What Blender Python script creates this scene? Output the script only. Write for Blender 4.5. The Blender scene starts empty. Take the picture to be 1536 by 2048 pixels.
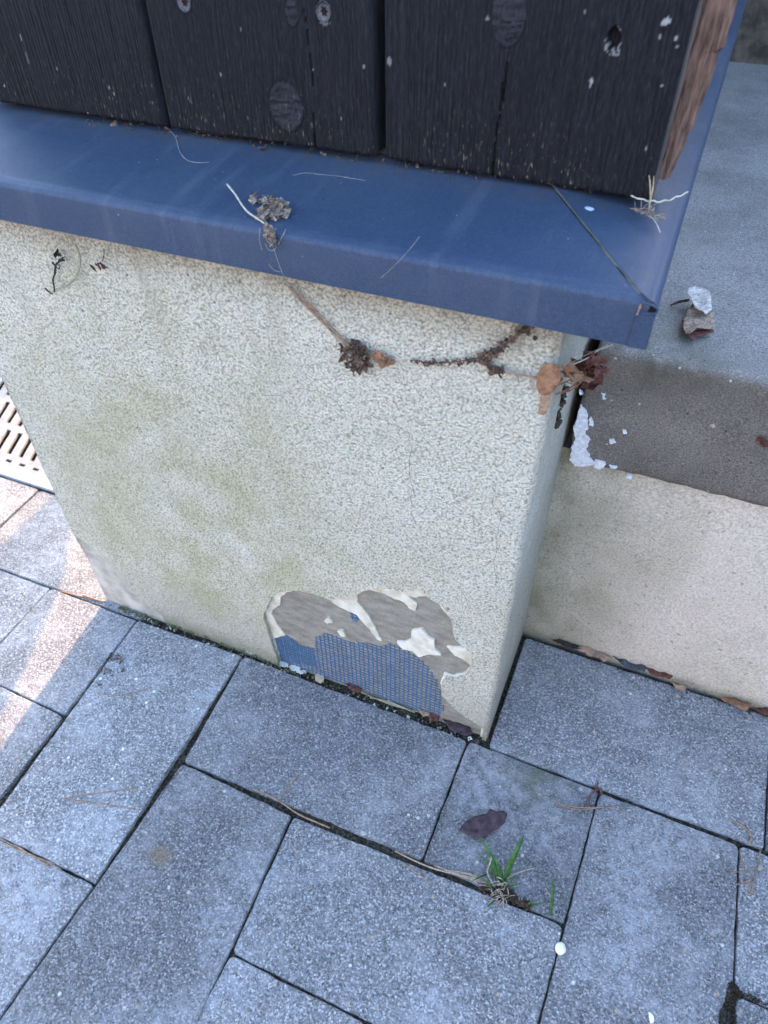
import bpy, math, random
import numpy as np
from mathutils import Vector, Matrix
from mathutils.geometry import delaunay_2d_cdt

S = bpy.context.scene
# ---------------------------------------------------------------- camera
CAM_R = ((0.9238274524, -0.2667125105, 0.2746038509),
         (0.3826745463, 0.6624474923, -0.6439903040),
         (-0.0101503617, 0.7000198260, 0.7140512681))
CAM_C = Vector((0.05209339, -0.4199306, 0.80012035))
F_PX = 1453.914
cam_data = bpy.data.cameras.new('camera')
cam = bpy.data.objects.new('camera', cam_data)
S.collection.objects.link(cam)
S.camera = cam
cam.matrix_world = Matrix.Translation(CAM_C) @ Matrix(CAM_R).to_4x4()
cam_data.sensor_fit = 'VERTICAL'
cam_data.sensor_height = 36.0
cam_data.sensor_width = 27.0
cam_data.lens = F_PX / 2048 * 36.0
cam_data.clip_start = 0.01
cam_data.clip_end = 2000
cam_data.dof.use_dof = True
cam_data.dof.focus_distance = 0.70
cam_data.dof.aperture_fstop = 10.0
# ---------------------------------------------------------------- world, sun, exposure
SUN_EL = math.radians(22)
SUN_AZ = math.atan2(-0.104, 1.0)          # seen from above, from +Y towards +X
W = bpy.data.worlds.new('World')
S.world = W
W.use_nodes = True
wn = W.node_tree
bg = wn.nodes['Background']
sky = wn.nodes.new('ShaderNodeTexSky')
sky.sky_type = 'NISHITA'
sky.sun_disc = False
sky.sun_elevation = SUN_EL
sky.sun_rotation = SUN_AZ
sky.altitude = 100
sky.air_density = 1.0
sky.dust_density = 2.5
sky.ozone_density = 1.0
hsv = wn.nodes.new('ShaderNodeHueSaturation')      # thin haze takes some blue out of the sky
hsv.inputs['Saturation'].default_value = 1.0
wn.links.new(sky.outputs[0], hsv.inputs['Color'])
wn.links.new(hsv.outputs[0], bg.inputs[0])
bg.inputs[1].default_value = 0.15
sl = bpy.data.lights.new('sun', 'SUN')
sl.energy = 1.4
sl.angle = math.radians(0.3)
sl.color = (1.0, 0.57, 0.30)
sun = bpy.data.objects.new('sun', sl)
S.collection.objects.link(sun)
SUND = Vector((math.sin(SUN_AZ) * math.cos(SUN_EL), math.cos(SUN_AZ) * math.cos(SUN_EL), math.sin(SUN_EL)))
sun.rotation_euler = SUND.to_track_quat('Z', 'Y').to_euler()
sun.location = (-2, 6, 6)
S.view_settings.view_transform = 'Standard'
S.view_settings.look = 'None'
S.view_settings.gamma = 1
S.view_settings.exposure = 3.43

rng = np.random.default_rng(7)
random.seed(7)


# ---------------------------------------------------------------- helpers
def _ray(px, py):
    v = Vector((px - 768, -(py - 1024), -F_PX))
    return Matrix(CAM_R) @ v


def onz(px, py, z=0.0):
    r = _ray(px, py); t = (z - CAM_C.z) / r.z
    return CAM_C + t * r


def ony(px, py, y=0.0):
    r = _ray(px, py); t = (y - CAM_C.y) / r.y
    return CAM_C + t * r


def hsh(ix, iy, seed=0):
    h = (ix.astype(np.int64) * 374761393 + iy.astype(np.int64) * 668265263 + seed * 1442695041) & 0xffffffff
    h = ((h ^ (h >> 13)) * 1274126177) & 0xffffffff
    h = h ^ (h >> 16)
    return (h & 0xffffff) / float(0xffffff)


def vn(x, y, seed=0):
    x = np.asarray(x, float); y = np.asarray(y, float)
    ix = np.floor(x); iy = np.floor(y)
    fx = x - ix; fy = y - iy
    fx = fx * fx * (3 - 2 * fx); fy = fy * fy * (3 - 2 * fy)
    a = hsh(ix, iy, seed); b = hsh(ix + 1, iy, seed); c = hsh(ix, iy + 1, seed); d = hsh(ix + 1, iy + 1, seed)
    return (a + (b - a) * fx) * (1 - fy) + (c + (d - c) * fx) * fy


def fbm(x, y, seed=0, o=4):
    s = 0; a = 0.5
    for i in range(o):
        s = s + a * vn(np.asarray(x) * 2 ** i, np.asarray(y) * 2 ** i, seed + i * 7); a *= 0.5
    return s / (1 - 0.5 ** o)


def tag(o, label=None, cat=None, group=None, kind=None):
    if label: o['label'] = label
    if cat: o['category'] = cat
    if group: o['group'] = group
    if kind: o['kind'] = kind
    return o


def empty(name, loc=(0, 0, 0)):
    o = bpy.data.objects.new(name, None)
    o.empty_display_size = 0.02
    S.collection.objects.link(o)
    o.location = loc
    return o


def mesh(name, verts, faces, mat, parent=None, smooth=False, attrs=None):
    """one mesh object; vertices in world coordinates"""
    me = bpy.data.meshes.new(name)
    vs = np.asarray([tuple(v) for v in verts] if not isinstance(verts, np.ndarray) else verts, dtype=float)
    if parent is not None:
        vs = vs - np.array(parent_world(parent))
    me.from_pydata(vs.tolist(), [], [tuple(int(i) for i in f) for f in faces])
    me.materials.append(mat)
    if smooth:
        me.polygons.foreach_set('use_smooth', [True] * len(me.polygons))
    if attrs:
        for k, a in attrs.items():
            at = me.attributes.new(k, 'FLOAT', 'POINT')
            at.data.foreach_set('value', np.asarray(a, dtype=np.float32))
    me.update()
    o = bpy.data.objects.new(name, me)
    S.collection.objects.link(o)
    if parent is not None:
        o.parent = parent
    return o


def parent_world(p):
    l = Vector(p.location)
    while p.parent is not None:
        p = p.parent; l = l + Vector(p.location)
    return l


class MB:
    def __init__(s): s.v = []; s.f = []

    def add(s, verts, faces):
        b = len(s.v); s.v += [tuple(v) for v in verts]; s.f += [tuple(i + b for i in f) for f in faces]; return s

    def box(s, a, b):
        x0, y0, z0 = a; x1, y1, z1 = b
        return s.add([(x0, y0, z0), (x1, y0, z0), (x1, y1, z0), (x0, y1, z0), (x0, y0, z1), (x1, y0, z1), (x1, y1, z1), (x0, y1, z1)],
                     [(0, 3, 2, 1), (4, 5, 6, 7), (0, 1, 5, 4), (1, 2, 6, 5), (2, 3, 7, 6), (3, 0, 4, 7)])

    def tube(s, pts, r, n=5, taper=None, wob=0.0):
        pts = [Vector(p) for p in pts]; m = len(pts); vs = []
        prev = None
        for i, p in enumerate(pts):
            t = (pts[min(i + 1, m - 1)] - pts[max(i - 1, 0)])
            if t.length < 1e-9: t = Vector((0, 0, 1))
            t.normalize()
            a = prev if prev is not None else (Vector((0, 0, 1)) if abs(t.z) < .9 else Vector((1, 0, 0)))
            u = (a - t * a.dot(t)); u.normalize(); prev = u; w = t.cross(u)
            k = i / max(1, m - 1)
            rr = r * (taper(k) if taper else 1.0) * (1 + wob * (random.random() - .5))
            for j in range(n):
                an = 2 * math.pi * j / n
                vs.append(p + (u * math.cos(an) + w * math.sin(an)) * rr)
        fs = [(i * n + j, i * n + (j + 1) % n, (i + 1) * n + (j + 1) % n, (i + 1) * n + j) for i in range(m - 1) for j in range(n)]
        fs += [tuple(range(n))[::-1], tuple((m - 1) * n + j for j in range(n))]
        return s.add(vs, fs)

    def ribbon(s, pts, w, up, thick=0.0002, taper=None, fold=0.25):
        """a blade: two-sided ribbon with a shallow fold"""
        pts = [Vector(p) for p in pts]; m = len(pts); vs = []
        for i, p in enumerate(pts):
            t = (pts[min(i + 1, m - 1)] - pts[max(i - 1, 0)]).normalized()
            side = t.cross(up).normalized(); nn = side.cross(t).normalized()
            k = i / max(1, m - 1); ww = w * (taper(k) if taper else 1) * .5
            vs += [p - side * ww + nn * ww * fold, p, p + side * ww + nn * ww * fold,
                   p - side * ww + nn * (ww * fold - thick), p - nn * thick, p + side * ww + nn * (ww * fold - thick)]
        fs = []
        for i in range(m - 1):
            a = i * 6; b = a + 6
            fs += [(a, a + 1, b + 1, b), (a + 1, a + 2, b + 2, b + 1), (a + 3, b + 3, b + 4, a + 4), (a + 4, b + 4, b + 5, a + 5),
                   (a, b, b + 3, a + 3), (a + 2, a + 5, b + 5, b + 2)]
        return s.add(vs, fs)

    def build(s, name, mat, parent=None, smooth=False):
        return mesh(name, s.v, s.f, mat, parent, smooth)


def crom(pts, n=6):
    """smooth curve through points"""
    P = [Vector(p) for p in pts]
    if len(P) < 3:
        return [P[0].lerp(P[-1], i / n) for i in range(n + 1)]
    Q = [P[0] * 2 - P[1]] + P + [P[-1] * 2 - P[-2]]; out = []
    for i in range(1, len(Q) - 2):
        a, b, c, d = Q[i - 1], Q[i], Q[i + 1], Q[i + 2]
        for k in range(n):
            t = k / n
            out.append(.5 * ((2 * b) + (c - a) * t + (2 * a - 5 * b + 4 * c - d) * t * t + (3 * b - a - 3 * c + d) * t ** 3))
    out.append(P[-1]); return out


def jitter_poly(poly, step, amp, seed=0, closed=True):
    """subdivide a 2D outline and roughen it"""
    out = []; n = len(poly); s = 0.0
    for i in range(n if closed else n - 1):
        a = np.array(poly[i], float); b = np.array(poly[(i + 1) % n], float)
        L = np.linalg.norm(b - a); m = max(1, int(L / step))
        if L < 1e-9: continue
        nn = np.array([-(b - a)[1], (b - a)[0]]) / L
        for k in range(m):
            p = a + (b - a) * k / m
            d = (fbm(s / step * .35, 3.3, seed, 3) - .5) * 2 * amp
            out.append(tuple(p + nn * float(d))); s += L / m
    if not closed: out.append(tuple(poly[-1]))
    return out


def fill2d(outlines, inner=None, sp=0.006, seed=0, jit=.35):
    """triangulate an outline, with a scatter of interior points"""
    verts = []; edges = []; b = 0
    for ol in outlines:
        n = len(ol); verts += [Vector(p) for p in ol]; edges += [(b + i, b + (i + 1) % n) for i in range(n)]; b += n
    xs = [p[0] for p in outlines[0]]; ys = [p[1] for p in outlines[0]]
    r = np.random.default_rng(seed)
    for gx in np.arange(min(xs), max(xs), sp):
        for gy in np.arange(min(ys), max(ys), sp):
            q = (gx + r.uniform(-jit, jit) * sp, gy + r.uniform(-jit, jit) * sp)
            if inside(q, outlines[0]): verts.append(Vector(q))
    res = delaunay_2d_cdt(verts, edges, [], 1, 1e-7)
    V = [(v.x, v.y) for v in res[0]]
    F = []
    for f in res[2]:
        c = (sum(V[i][0] for i in f) / 3, sum(V[i][1] for i in f) / 3)
        if inside(c, outlines[0]): F.append(tuple(f))
    return V, F


def inside(p, poly):
    x, y = p; c = False; n = len(poly); j = n - 1
    for i in range(n):
        xi, yi = poly[i]; xj, yj = poly[j]
        if (yi > y) != (yj > y) and x < (xj - xi) * (y - yi) / (yj - yi) + xi: c = not c
        j = i
    return c


def thick(V3, F, off):
    """close a sheet into a thin solid; off = offset vector"""
    n = len(V3); off = Vector(off)
    V = [tuple(v) for v in V3] + [tuple(Vector(v) + off) for v in V3]
    cnt = {}
    for f in F:
        for i in range(len(f)):
            e = (f[i], f[(i + 1) % len(f)]); cnt[e] = 1
    G = [tuple(f) for f in F] + [tuple(i + n for i in reversed(f)) for f in F]
    for (a, b) in list(cnt):
        if (b, a) not in cnt: G.append((b, a, a + n, b + n))
    return V, G


# ---------------------------------------------------------------- material helper
class Mt:
    def __init__(s, name, rough=.8, spec=.3):
        s.m = bpy.data.materials.new(name); s.m.use_nodes = True
        s.t = s.m.node_tree; s.b = s.t.nodes['Principled BSDF']
        s.b.inputs['Roughness'].default_value = rough
        s.b.inputs['Specular IOR Level'].default_value = spec
        s._c = None

    def n(s, ty, **kw):
        nd = s.t.nodes.new('ShaderNode' + ty)
        for k, v in kw.items():
            if k.startswith('i_'):
                nd.inputs[k[2:].replace('_', ' ')].default_value = v
            else: setattr(nd, k, v)
        return nd

    def l(s, a, b): s.t.links.new(a, b)

    def co(s):
        if s._c is None: s._c = s.n('NewGeometry').outputs['Position']
        return s._c

    def mapping(s, scale=(1, 1, 1), loc=(0, 0, 0), rot=(0, 0, 0)):
        m = s.n('Mapping'); m.inputs['Scale'].default_value = scale; m.inputs['Location'].default_value = loc
        m.inputs['Rotation'].default_value = rot
        s.l(s.co(), m.inputs['Vector']); return m.outputs[0]

    def noise(s, scale, detail=3, rough=.55, vec=None, dist=0):
        n = s.n('TexNoise'); n.inputs['Scale'].default_value = scale; n.inputs['Detail'].default_value = detail
        n.inputs['Roughness'].default_value = rough; n.inputs['Distortion'].default_value = dist
        s.l(vec if vec is not None else s.co(), n.inputs['Vector']); return n.outputs['Fac']

    def vor(s, scale, feature='F1', vec=None, rand=1.0, out='Distance', smooth=None):
        n = s.n('TexVoronoi'); n.feature = feature; n.inputs['Scale'].default_value = scale
        n.inputs['Randomness'].default_value = rand
        if smooth is not None: n.inputs['Smoothness'].default_value = smooth
        s.l(vec if vec is not None else s.co(), n.inputs['Vector']); return n.outputs[out]

    def ramp(s, fac, stops, interp='LINEAR'):
        r = s.n('ValToRGB'); cr = r.color_ramp; cr.interpolation = interp
        while len(cr.elements) < len(stops): cr.elements.new(.5)
        for e, (p, c) in zip(cr.elements, stops):
            e.position = p; e.color = (*c, 1) if isinstance(c, (tuple, list)) else (c, c, c, 1)
        s.l(fac, r.inputs['Fac']); return r.outputs['Color']

    def mix(s, fac, a, b, mode='MIX'):
        m = s.n('MixRGB'); m.blend_type = mode
        for inp, v in ((m.inputs['Fac'], fac), (m.inputs['Color1'], a), (m.inputs['Color2'], b)):
            if isinstance(v, (int, float)): inp.default_value = v if inp.name == 'Fac' else (v, v, v, 1)
            elif isinstance(v, tuple): inp.default_value = (*v, 1)
            else: s.l(v, inp)
        return m.outputs[0]

    def math(s, op, a, b=0.0, clamp=False):
        m = s.n('Math'); m.operation = op; m.use_clamp = clamp
        for inp, v in ((m.inputs[0], a), (m.inputs[1], b)):
            if isinstance(v, (int, float)): inp.default_value = v
            else: s.l(v, inp)
        return m.outputs[0]

    def attr(s, name):
        a = s.n('Attribute'); a.attribute_name = name; return a.outputs['Fac']

    def color(s, c):
        if isinstance(c, tuple): s.b.inputs['Base Color'].default_value = (*c, 1)
        else: s.l(c, s.b.inputs['Base Color'])
        return s

    def bump(s, h, dist=.001, strength=1.0, prev=None):
        b = s.n('Bump'); b.inputs['Distance'].default_value = dist; b.inputs['Strength'].default_value = strength
        s.l(h, b.inputs['Height'])
        if prev is not None: s.l(prev, b.inputs['Normal'])
        s.l(b.outputs[0], s.b.inputs['Normal']); return b.outputs[0]

    def xyz(s):
        x = s.n('SeparateXYZ'); s.l(s.co(), x.inputs[0]); return x.outputs

    def blob(s, c, r, soft=1.0):
        """1 at the centre of an ellipsoidal stain, 0 outside"""
        m = s.n('Mapping'); m.vector_type = 'POINT'
        m.inputs['Scale'].default_value = tuple(1 / q for q in r)
        m.inputs['Location'].default_value = tuple(-a / q for a, q in zip(c, r))
        s.l(s.co(), m.inputs['Vector'])
        ln = s.n('VectorMath'); ln.operation = 'LENGTH'; s.l(m.outputs[0], ln.inputs[0])
        return s.math('SUBTRACT', 1.0, ln.outputs['Value'], clamp=True)


# ---------------------------------------------------------------- materials
def m_paver():
    m = Mt('paver_concrete', .85, .25)
    tone = m.attr('tone')
    n1 = m.noise(14, 4, .6); n2 = m.noise(420, 3, .7); n3 = m.noise(60, 3, .6)
    base = m.mix(m.ramp(n1, [(.38, 0), (.62, 1)]), (.140, .145, .155), (.26, .27, .29))
    sg = m.n('SeparateColor'); m.l(m.vor(620, out='Color'), sg.inputs[0])
    base = m.mix(.55, base, m.ramp(n2, [(.36, (.035, .035, .04)), (.50, (.19, .195, .205)), (.66, (.56, .57, .59))]))
    base = m.mix(.50, base, m.ramp(sg.outputs[0], [(0, (.05, .05, .055)), (.35, (.16, .165, .175)), (.8, (.32, .33, .35)), (1, (.72, .73, .74))]))
    base = m.mix(m.ramp(n3, [(.5, 0), (.75, .28)]), base, (.40, .41, .43))
    # aggregate: light, tan and dark grains
    v = m.vor(260, out='Distance'); vc = m.vor(260, out='Color')
    sepc = m.n('SeparateColor'); m.l(vc, sepc.inputs[0])
    big = m.math('MULTIPLY', m.ramp(v, [(.22, 1), (.34, 0)]), m.ramp(sepc.outputs[0], [(.66, 0), (.70, 1)]))
    graincol = m.ramp(sepc.outputs[1], [(0, (.60, .59, .56)), (.55, (.48, .44, .38)), (.72, (.36, .29, .22)), (.85, (.10, .10, .10)), (1, (.70, .69, .66))], 'CONSTANT')
    base = m.mix(m.math('MULTIPLY', big, .8), base, graincol)
    v2 = m.vor(95, out='Distance'); v2c = m.vor(95, out='Color'); s2 = m.n('SeparateColor'); m.l(v2c, s2.inputs[0])
    big2 = m.math('MULTIPLY', m.ramp(v2, [(.14, 1), (.21, 0)]), m.ramp(s2.outputs[0], [(.86, 0), (.88, 1)]))
    base = m.mix(big2, base, m.ramp(s2.outputs[2], [(0, (.72, .70, .64)), (.7, (.45, .36, .26))]))
    # dark pits
    pv = m.vor(520, out='Distance'); pit = m.math('MULTIPLY', m.ramp(pv, [(.12, 1), (.3, 0)]), m.ramp(m.noise(90, 2), [(.42, 0), (.55, 1)]))
    base = m.mix(m.math('MULTIPLY', pit, .8), base, (.05, .055, .06))
    base = m.mix(1.0, base, m.ramp(tone, [(0, .66), (1, 1.18)]), 'MULTIPLY')
    # greenish and brown stains
    g = m.math('MULTIPLY', m.blob((onz(1060, 1560).x, onz(1060, 1560).y, 0), (.055, .04, .1)), m.ramp(m.noise(40, 3), [(.3, 0), (.6, 1)]))
    base = m.mix(m.math('MULTIPLY', g, 1.0, clamp=True), base, (.13, .14, .10))
    r = m.blob((*onz(320, 1712).xy, 0), (.02, .014, .1)); base = m.mix(m.math('MULTIPLY', r, .8), base, (.22, .16, .09))
    ef = m.math('MULTIPLY', m.math('MULTIPLY', m.ramp(m.noise(7, 3, .55), [(.46, 0), (.62, 1)]), m.ramp(m.noise(70, 5, .7), [(.36, 0), (.66, 1)])), .6)
    base = m.mix(ef, base, (.50, .52, .56))
    m.color(base)
    h = m.math('ADD', m.math('MULTIPLY', n2, .7), m.math('MULTIPLY', m.noise(900, 2, .6), .3))
    h = m.math('SUBTRACT', h, m.math('MULTIPLY', pit, .6))
    h = m.math('ADD', h, m.math('ADD', m.math('MULTIPLY', big, .25), m.math('MULTIPLY', sg.outputs[0], .22)))
    m.bump(h, .0036, 1.0)
    return m.m


def m_stucco():
    m = Mt('stucco_finish', .9, .2)
    X, Y, Z = m.xyz()
    gr = m.noise(500, 4, .72); gv = m.vor(460, 'SMOOTH_F1', smooth=.5)
    h = m.math('ADD', m.math('MULTIPLY', gr, .75), m.math('MULTIPLY', m.math('SUBTRACT', .84, gv), .45))
    base = m.mix(m.noise(9, 3), (.80, .77, .65), (.88, .85, .74))
    base = m.mix(1.0, base, m.ramp(h, [(.32, (.52, .52, .46)), (.48, (.92, .92, .90)), (.60, (1.18, 1.18, 1.18))]), 'MULTIPLY')  # relief shading painted into the grain: pits darker, bumps lighter
    # algae in the pits, patchy
    zone = m.math('ADD', m.blob((-.36, 0, .30), (.24, .3, .26)), m.blob((-.33, 0, .15), (.24, .3, .14)), clamp=True)
    zone = m.math('ADD', zone, m.math('MULTIPLY', m.blob((-.15, 0, .20), (.22, .3, .16)), .5), clamp=True)
    zone = m.math('ADD', m.math('MULTIPLY', zone, 1.3), .16, clamp=True)
    al = m.math('MULTIPLY', zone, m.ramp(m.noise(15, 6, .66), [(.32, 0), (.62, 1)]))
    pits = m.ramp(h, [(.44, 1), (.62, 0)])
    al = m.math('MULTIPLY', al, m.math('ADD', m.math('MULTIPLY', pits, .5), .65), clamp=True)
    base = m.mix(m.math('MULTIPLY', al, .62), base, (.46, .44, .19))
    # broad damp stains: grey-green wash, darker towards the left foot
    wash = m.math('MULTIPLY', m.ramp(m.noise(5.5, 5, .6, vec=m.mapping((1, 1, .8), (.35, 0, .12))), [(.44, 0), (.62, 1)]), m.math('ADD', m.blob((-.36, 0, .20), (.30, .3, .34)), .18, clamp=True))
    wash = m.math('MULTIPLY', wash, m.ramp(m.noise(110, 4, .7), [(.34, .25), (.62, 1.25)]))
    base = m.mix(m.math('MULTIPLY', wash, .6, clamp=True), base, (.55, .53, .33))
    drip = m.math('MULTIPLY', m.ramp(m.noise(26, 4, .6, vec=m.mapping((1, 1, .14))), [(.52, 0), (.66, 1)]), m.ramp(Z, [(.40, 0), (.58, .55)]))
    base = m.mix(drip, base, (.52, .49, .36))
    # general grime in the pits, doubling as painted shade in the grain
    base = m.mix(m.math('MULTIPLY', pits, m.ramp(m.noise(30, 3), [(.3, .02), (.7, .14)])), base, (.26, .26, .18))
    # brown-ish streak of dirt under the sill
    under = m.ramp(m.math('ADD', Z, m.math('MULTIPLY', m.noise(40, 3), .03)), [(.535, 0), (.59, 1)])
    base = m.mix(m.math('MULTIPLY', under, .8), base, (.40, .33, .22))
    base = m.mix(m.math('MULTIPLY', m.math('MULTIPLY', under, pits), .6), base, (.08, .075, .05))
    # moss and mud at the foot
    foot = m.ramp(m.math('SUBTRACT', m.math('ADD', Z, m.math('MULTIPLY', m.noise(60, 4), .022)), m.math('MULTIPLY', m.ramp(X, [(0, 0), (1, 1)]), 0)), [(.010, 1), (.042, 0)])
    lft = m.ramp(X, [(-.30, 1), (-.20, .25)]) if False else m.math('MULTIPLY', foot, .9)
    base = m.mix(lft, base, m.mix(m.noise(120, 3), (.16, .15, .06), (.26, .26, .14)))
    mid = m.ramp(m.math('ADD', Z, m.math('MULTIPLY', m.noise(30, 4), .06)), [(.03, .6), (.14, 0)])
    base = m.mix(mid, base, (.40, .40, .32))
    side = m.math('MULTIPLY', m.ramp(m.math('ADD', X, .5), [(.4955, 0), (.4995, 1)]), m.ramp(m.noise(35, 5, .65), [(.30, .35), (.62, .95)]))
    base = m.mix(m.math('MULTIPLY', side, .8), base, (.56, .53, .43))  # side face toned down: grime plus its shade painted in
    # scattered dark specks
    sp = m.vor(150); sc = m.vor(150, out='Color'); s2 = m.n('SeparateColor'); m.l(sc, s2.inputs[0])
    spk = m.math('MULTIPLY', m.ramp(sp, [(.12, 1), (.2, 0)]), m.ramp(s2.outputs[0], [(.9, 0), (.92, 1)]))
    base = m.mix(m.math('MULTIPLY', spk, .7), base, (.07, .065, .045))
    m.color(base)
    b1 = m.bump(h, .0075, 1.0)
    m.bump(m.noise(20, 3), .007, .45, b1)
    return m.m


def m_side_stucco():
    m = Mt('stucco_aged', .92, .15)
    gr = m.noise(420, 3, .65)
    base = m.mix(m.noise(12, 4), (.70, .64, .54), (.78, .72, .63))
    al = m.ramp(m.noise(9, 6, .65, dist=.4), [(.42, 0), (.70, 1)])
    base = m.mix(m.math('MULTIPLY', al, .5), base, (.42, .40, .27))
    X, Y, Z = m.xyz()
    cr = m.ramp(X, [(.02, 1), (.16, 0)])
    base = m.mix(m.math('MULTIPLY', m.math('MULTIPLY', cr, m.ramp(m.noise(20, 4), [(.3, .3), (.7, 1)])), .85), base, (.26, .26, .17))
    fl = m.ramp(m.noise(160, 2, .5), [(.66, 0), (.70, 1)])
    base = m.mix(m.math('MULTIPLY', fl, .5), base, (.20, .17, .10))
    foot = m.ramp(m.math('ADD', Z, m.math('MULTIPLY', m.noise(50, 4), .02)), [(.0, 1), (.03, 0)])
    base = m.mix(m.math('MULTIPLY', foot, .85), base, (.10, .11, .07))
    base = m.mix(1.0, base, m.ramp(gr, [(.36, (.70, .70, .66)), (.62, (1.05, 1.05, 1.05))]), 'MULTIPLY')
    m.color(base); m.bump(gr, .0030, 1.0)
    return m.m


def m_primer():
    m = Mt('smooth_plaster_edge', .85, .2)
    m.color(m.mix(m.ramp(m.noise(70, 4), [(.4, 0), (.7, 1)]), (.68, .66, .56), (.46, .43, .32)))
    m.bump(m.noise(300, 3), .0005, .5); return m.m


def m_mortar():
    m = Mt('grey_basecoat', .92, .15)
    st = m.noise(60, 4, .6, vec=m.mapping((1, 1, 2.2)))
    base = m.mix(m.ramp(st, [(.3, 0), (.7, 1)]), (.19, .18, .145), (.33, .31, .265))
    base = m.mix(m.ramp(m.noise(500, 2), [(.4, 0), (.7, .4)]), base, (.14, .13, .10))
    m.color(base); m.bump(m.math('ADD', st, m.noise(450, 3)), .0009, .8); return m.m


def m_slab():
    m = Mt('cast_concrete', .85, .25)
    f = m.noise(700, 3, .7); n = m.noise(10, 5, .6)
    X, Y, Z = m.xyz()
    top_lit = m.ramp(m.math('ADD', Z, m.math('MULTIPLY', m.noise(60, 3), .004)), [(.4462, 0), (.4500, 1)])  # sky-lit top and dimmer front painted into the concrete colour
    base = m.mix(m.ramp(n, [(.35, 0), (.68, 1)]), m.mix(top_lit, (.125, .115, .10), (.195, .192, .185)), m.mix(top_lit, (.20, .185, .165), (.30, .295, .285)))
    base = m.mix(1.0, base, m.ramp(f, [(.34, (.55, .55, .55)), (.5, (1, 1, 1)), (.66, (1.6, 1.6, 1.6))]), 'MULTIPLY')
    al = m.math('MULTIPLY', m.blob((.07, .15, .44), (.11, .09, .06)), m.ramp(m.noise(40, 4), [(.3, 0), (.6, 1)]))
    base = m.mix(m.math('MULTIPLY', al, .95, clamp=True), base, (.090, .085, .065))
    sp = m.vor(170); sc = m.vor(170, out='Color'); s2 = m.n('SeparateColor'); m.l(sc, s2.inputs[0])
    spk = m.math('MULTIPLY', m.ramp(sp, [(.14, 1), (.22, 0)]), m.ramp(s2.outputs[0], [(.88, 0), (.90, 1)]))
    base = m.mix(m.math('MULTIPLY', spk, .7), base, m.ramp(s2.outputs[1], [(0, .03), (.5, .55)], 'CONSTANT'))
    m.color(base)
    m.bump(f, .0016, .9); return m.m


def m_metal():
    m = Mt('powder_coated_metal', .5, .2)
    X, Y, Z = m.xyz()
    dust = m.math('ADD', m.math('MULTIPLY', m.ramp(m.noise(300, 4, .7), [(.45, 0), (.75, 1)]), .22), m.math('MULTIPLY', m.ramp(m.noise(14, 4, .6), [(.45, 0), (.75, 1)]), .16))
    base = m.mix(dust, (.031, .051, .092), (.10, .12, .15))
    sp = m.vor(190); sc = m.vor(190, out='Color'); s2 = m.n('SeparateColor'); m.l(sc, s2.inputs[0])
    spk = m.math('MULTIPLY', m.ramp(sp, [(.05, 1), (.13, 0)]), m.ramp(s2.outputs[0], [(.93, 0), (.94, 1)]))
    base = m.mix(m.math('MULTIPLY', spk, .8), base, (.30, .32, .36))
    base = m.mix(1.0, base, m.ramp(m.noise(1500, 2, .7), [(.35, .72), (.65, 1.28)]), 'MULTIPLY')
    str_ = m.ramp(m.noise(45, 4, .6, vec=m.mapping((1, .12, .12))), [(.56, 0), (.72, .35)])
    base = m.mix(str_, base, (.10, .125, .165))
    # dust piled by the boards
    pile = m.math('MULTIPLY', m.ramp(m.math('ADD', Y, m.math('MULTIPLY', m.noise(60, 4), .02)), [(.062, 0), (.088, 1)]), m.ramp(m.noise(90, 4), [(.35, .1), (.65, .8)]))
    pile = m.math('MULTIPLY', pile, m.ramp(X, [(.0, 1), (.03, .15)]))
    base = m.mix(m.math('MULTIPLY', pile, .6), base, (.075, .065, .05))
    m.color(base)
    m.l(m.ramp(m.noise(50, 4), [(.3, .43), (.7, .50)]), m.b.inputs['Roughness'])
    m.bump(m.noise(1000, 3, .7), .0003, .7); return m.m


def m_board():
    m = Mt('black_stained_wood', .8, .2)
    g = m.attr('grain'); w = m.attr('wear'); k = m.attr('pale')
    fine = m.noise(900, 3, .7, vec=m.mapping((1, 1, .16)))
    base = m.mix(g, (.0025, .0026, .004), (.0115, .0115, .016))
    base = m.mix(m.attr('knot'), base, m.mix(g, (.005, .005, .007), (.034, .033, .043)))
    base = m.mix(m.ramp(fine, [(.48, 0), (.75, .5)]), base, (.034, .036, .045))
    fleck = m.ramp(m.noise(600, 2, .6, vec=m.mapping((1, 1, .25))), [(.62, 0), (.72, 1)])
    base = m.mix(m.math('MULTIPLY', fleck, w, clamp=True), base, (.15, .13, .085))
    sp = m.vor(160, vec=m.mapping((1, 1, .55))); sc = m.vor(160, out='Color', vec=m.mapping((1, 1, .55))); s2 = m.n('SeparateColor'); m.l(sc, s2.inputs[0])
    spk = m.math('MULTIPLY', m.ramp(sp, [(.07, 1), (.16, 0)]), m.ramp(s2.outputs[0], [(.93, 0), (.94, 1)]))
    base = m.mix(m.math('MULTIPLY', spk, .8), base, (.20, .20, .20))
    base = m.mix(k, base, (.30, .30, .29))
    m.color(base)
    b = m.bump(g, .0012, 1.0)
    m.bump(fine, .0006, .8, b); return m.m


def m_simple(name, a, b, scale=200, rough=.85, bump=.0003, stretch=(1, 1, 1), spec=.25, stops=(.35, .65)):
    m = Mt(name, rough, spec)
    n = m.noise(scale, 4, .6, vec=m.mapping(stretch))
    m.color(m.mix(m.ramp(n, [(stops[0], 0), (stops[1], 1)]), a, b))
    if bump: m.bump(n, bump, .8)
    return m.m


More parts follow.
